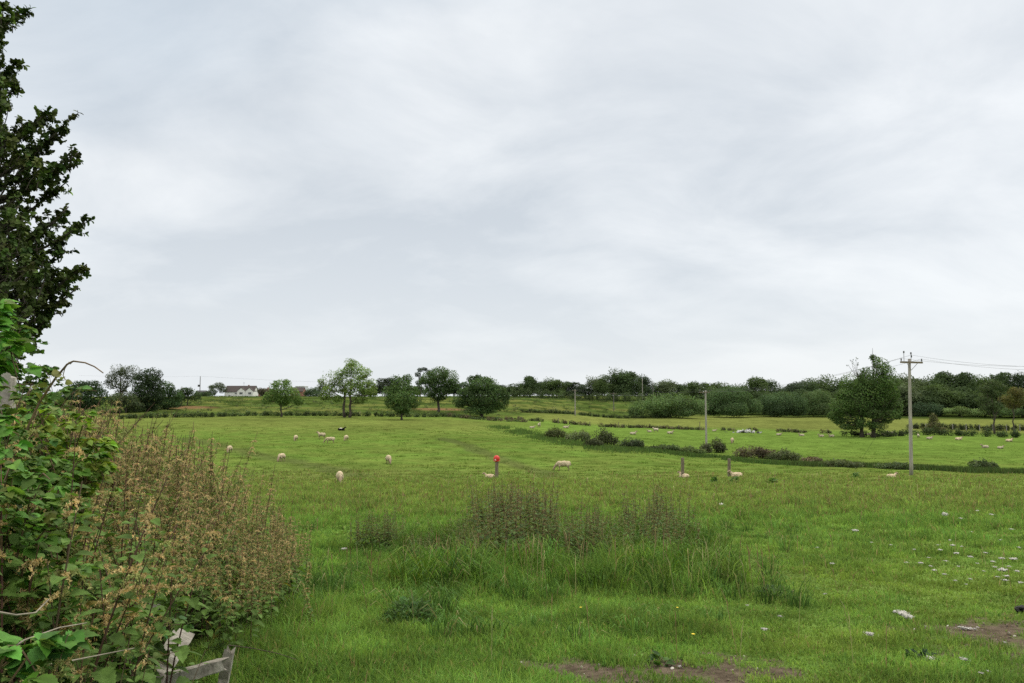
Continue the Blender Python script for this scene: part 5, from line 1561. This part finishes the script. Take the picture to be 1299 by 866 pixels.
wool(1199, 660, 10, 'clump', 'upright pointed tuft of white wool, farthest of the larger ones', tall=2.2)
wool(1085, 678, 10, 'clump', 'round white wool tuft lying alone in mid-meadow')
wool(1147, 790, 24, 'strip', 'long flat strip of wool lying left of the bare soil')
wool(1226, 800, 15, 'strip', 'bright wool strip at the edge of the right-hand bare soil')
wool(970, 804, 11, 'clump', 'round white wool tuft in the longer grass')
wool(1103, 815, 16, 'clump', 'dirty buff wool tuft half sunk in the grass')
wool(1272, 727, 15, 'clump', 'largest bright wool tuft in the scattered cluster')
wool(1271, 712, 9, 'clump', 'rounded bright wool tuft just above the largest one')
wool(1180, 844, 15, 'wisp', 'thin wisp of wool low by the dark plant'); wool(1224, 846, 12, 'wisp', 'faint grey wisp of wool near the bottom of the bare soil')
wool(915, 647, 9, 'wisp', 'small white wool tuft beyond the weed patch'); wool(608, 714, 9, 'wisp', 'white wool caught in grass in front of the weed patch')
wool(436, 703, 9, 'wisp', 'lone wool wisp near the small weed clump'); wool(891, 738, 8, 'wisp', 'wool wisp at the edge of the tall grass', tall=1.6)
wool(1056, 722, 8, 'wisp', 'wool wisp alone between meadow tuft and dark plants')
for px, py, w in ((1193, 705, 8), (1209, 701, 8), (1213, 707, 9), (1220, 702, 5), (1231, 710, 8), (1190, 696, 6), (1168, 718, 8), (1185, 728, 8), (1198, 732, 7), (1231, 738, 6), (1226, 747, 5), (1260, 716, 8), (1262, 723, 7), (1285, 713, 12), (1277, 735, 9), (1275, 741, 10),
                  (1258, 660, 7), (1219, 667, 6), (1283, 676, 6), (1150, 717, 6), (1181, 722, 6), (1240, 654, 5), (1295, 745, 8), (1105, 697, 5), (1130, 700, 5), (1037, 699, 4), (948, 772, 5), (1046, 758, 6), (990, 787, 7), (862, 848, 7), (1275, 826, 6), (1254, 864, 8), (1245, 870, 9), (1205, 690, 5), (1240, 718, 5), (1200, 715, 6), (1216, 722, 5), (1250, 706, 7), (1290, 728, 8), (1265, 735, 6), (1248, 728, 5), (1280, 722, 7), (1160, 705, 5), (1178, 711, 5), (1293, 699, 6), (1269, 690, 5), (1232, 684, 5), (1212, 743, 6)):
    wool(px, py, w, 'wisp' if w < 8 else 'clump')

# dung lump
p = hit(1294, 778); bm = bmesh.new()
for k in range(14):
    bmesh.ops.create_icosphere(bm, subdivisions=2, radius=1, matrix=Matrix.Translation((R.normal() * .026, R.normal() * .022, R.uniform(.01, .045))) @ Matrix.Diagonal((R.uniform(.018, .03), R.uniform(.018, .03), R.uniform(.014, .022), 1)))
for v_ in bm.verts: v_.co += Vector(R.normal(size=3) * .002)
me_ = bpy.data.meshes.new('dung'); bm.to_mesh(me_); bm.free(); me_.materials.append(M_DUNG)
tag(obj('dung', me_, None, (p.x, p.y, p.z + .02)), 'black dung lump on short grass at the picture edge', 'dung')


g = Geo()
bm = bmesh.new(); bmesh.ops.create_icosphere(bm, subdivisions=1, radius=1)
cv_ = np.array([q.co[:] for q in bm.verts]); cf_ = np.array([[w.index for w in q.verts] for q in bm.faces]); bm.free()
X = R.uniform(-2, 7, 9000); Y = R.uniform(4.3, 9, 9000)
k_ = R.random(9000) < bare_mask(X, Y) * .9
X, Y = X[k_], Y[k_]; n_ = len(X)
sz_ = .004 + .016 * R.random(n_) ** 3
fr_ = frames(unit(n_), unit(n_))
cl_ = np.where(R.random((n_, 1)) < .12, np.array((.42, .39, .34)), np.array((.13, .102, .074))) * R.uniform(.5, 1.5, (n_, 1))
g.inst(cv_ * [1, .8, .55], cf_, np.stack([X, Y, height(X, Y) + sz_ * .1], 1), fr_, sz_, cl_)
tag(obj('clods', g.mesh('clods', M_STEM)), 'crumbs of brown soil and small pale stones on the bare patches', 'soil', None, 'stuff')


def rosette(name, label, px, py, r, h, n_, lsz, col, narrow=False):
    p = hit(px, py); g_, st = Geo(), Geo()
    a0 = R.uniform(0, 6.28, n_); f = np.sqrt(R.random(n_)); el = R.uniform(-.1, 1.1, n_)
    pos_ = np.stack([np.cos(a0) * r * f, np.sin(a0) * r * f, h * (1.05 - f * f * .8) * R.random(n_) ** .6], 1)
    dv_ = np.stack([np.cos(a0 + R.normal(size=n_) * .5) * np.cos(el), np.sin(a0 + R.normal(size=n_) * .5) * np.cos(el), np.sin(el)], 1)
    tm_ = (NL_V * ([.45, 1, 1] if narrow else [1, 1, 1]), NL_T)
    g_.inst(tm_[0], tm_[1], pos_, frames(dv_, np.tile([0, 0, 1.], (n_, 1)) + unit(n_) * .3), lsz * R.uniform(.6, 1.3, n_), jit(col, n_, .4, .12))
    for k in range(8):
        e_ = pos_[R.integers(0, n_)]
        st.tube(np.array([[e_[0] * .2, e_[1] * .2, -.02], [e_[0] * .7, e_[1] * .7, e_[2] * .6], e_]), .004, 4, (.09, .1, .04), cap=False)
    t_ = thing(name, label, 'plant', p)
    obj('stem', st.mesh('plant_stem', M_STEM), t_); obj('foliage', g_.mesh('plant_leaves', M_NETTLE), t_)


rosette('thistle', 'low dark green thistle clump alone in the near grass', 521, 792, .27, .22, 620, .065, (.075, .14, .04), True)
rosette('thistle', 'small dark thistle rosette with a scrap of wool on it', 985, 757, .20, .12, 240, .05, (.07, .12, .04), True)
rosette('dock', 'tiny dark dock plant on the worn ground among wool', 1168, 836, .09, .06, 26, .05, (.022, .05, .022))
rosette('dock', 'dark dock seedling at the edge of the centre bare soil', 838, 842, .08, .06, 18, .06, (.06, .12, .03))
for lab, px, py in (('tallest leafy dock standing in the seeding grass between posts and tall pole', 980, 614), ('leafy dock in the seeding grass below the second bare post', 932, 612), ('leafy dock in the seeding grass farther out from the first post', 906, 613), ('dock plant showing dark against the seeding grass by the tall pole', 1086, 608)):
    rosette('dock', lab, px, py, .22, .42, 40, .20, (.09, .17, .04))
for k, (px, py, lab) in enumerate(((737, 800, 'yellow buttercup in front of the tall grass, nearest the thistle clump'), (860, 800, 'yellow buttercup in front of the tall grass, nearest the bare soil'), (880, 818, 'larger yellow bloom at the edge of the centre bare soil'))):
    p = hit(px, py); st, fl = Geo(), Geo(); h = .2 if k < 2 else .08
    st.tube(np.array([[0, 0, -.01], [.01, 0, h * .5], [.0, .01, h]]), .002, 4, (.1, .16, .04))
    for a0 in np.arange(5) * 1.2566:
        dv_ = np.array([math.cos(a0), math.sin(a0), .5])
        fl.inst(OV_V * [1.6, 1, 1], OV_T, np.array([[0, .01, h]]), frames(dv_[None], np.array([[0, 0, 1.]])), np.array([.013 if k < 2 else .017]), np.array([[1, 1, 1.]]))
    t_ = thing('buttercup', lab, 'flower', p); obj('stem', st.mesh('flower_stem', M_STEM), t_); obj('bloom', fl.mesh('bloom', M_YELLOW), t_)
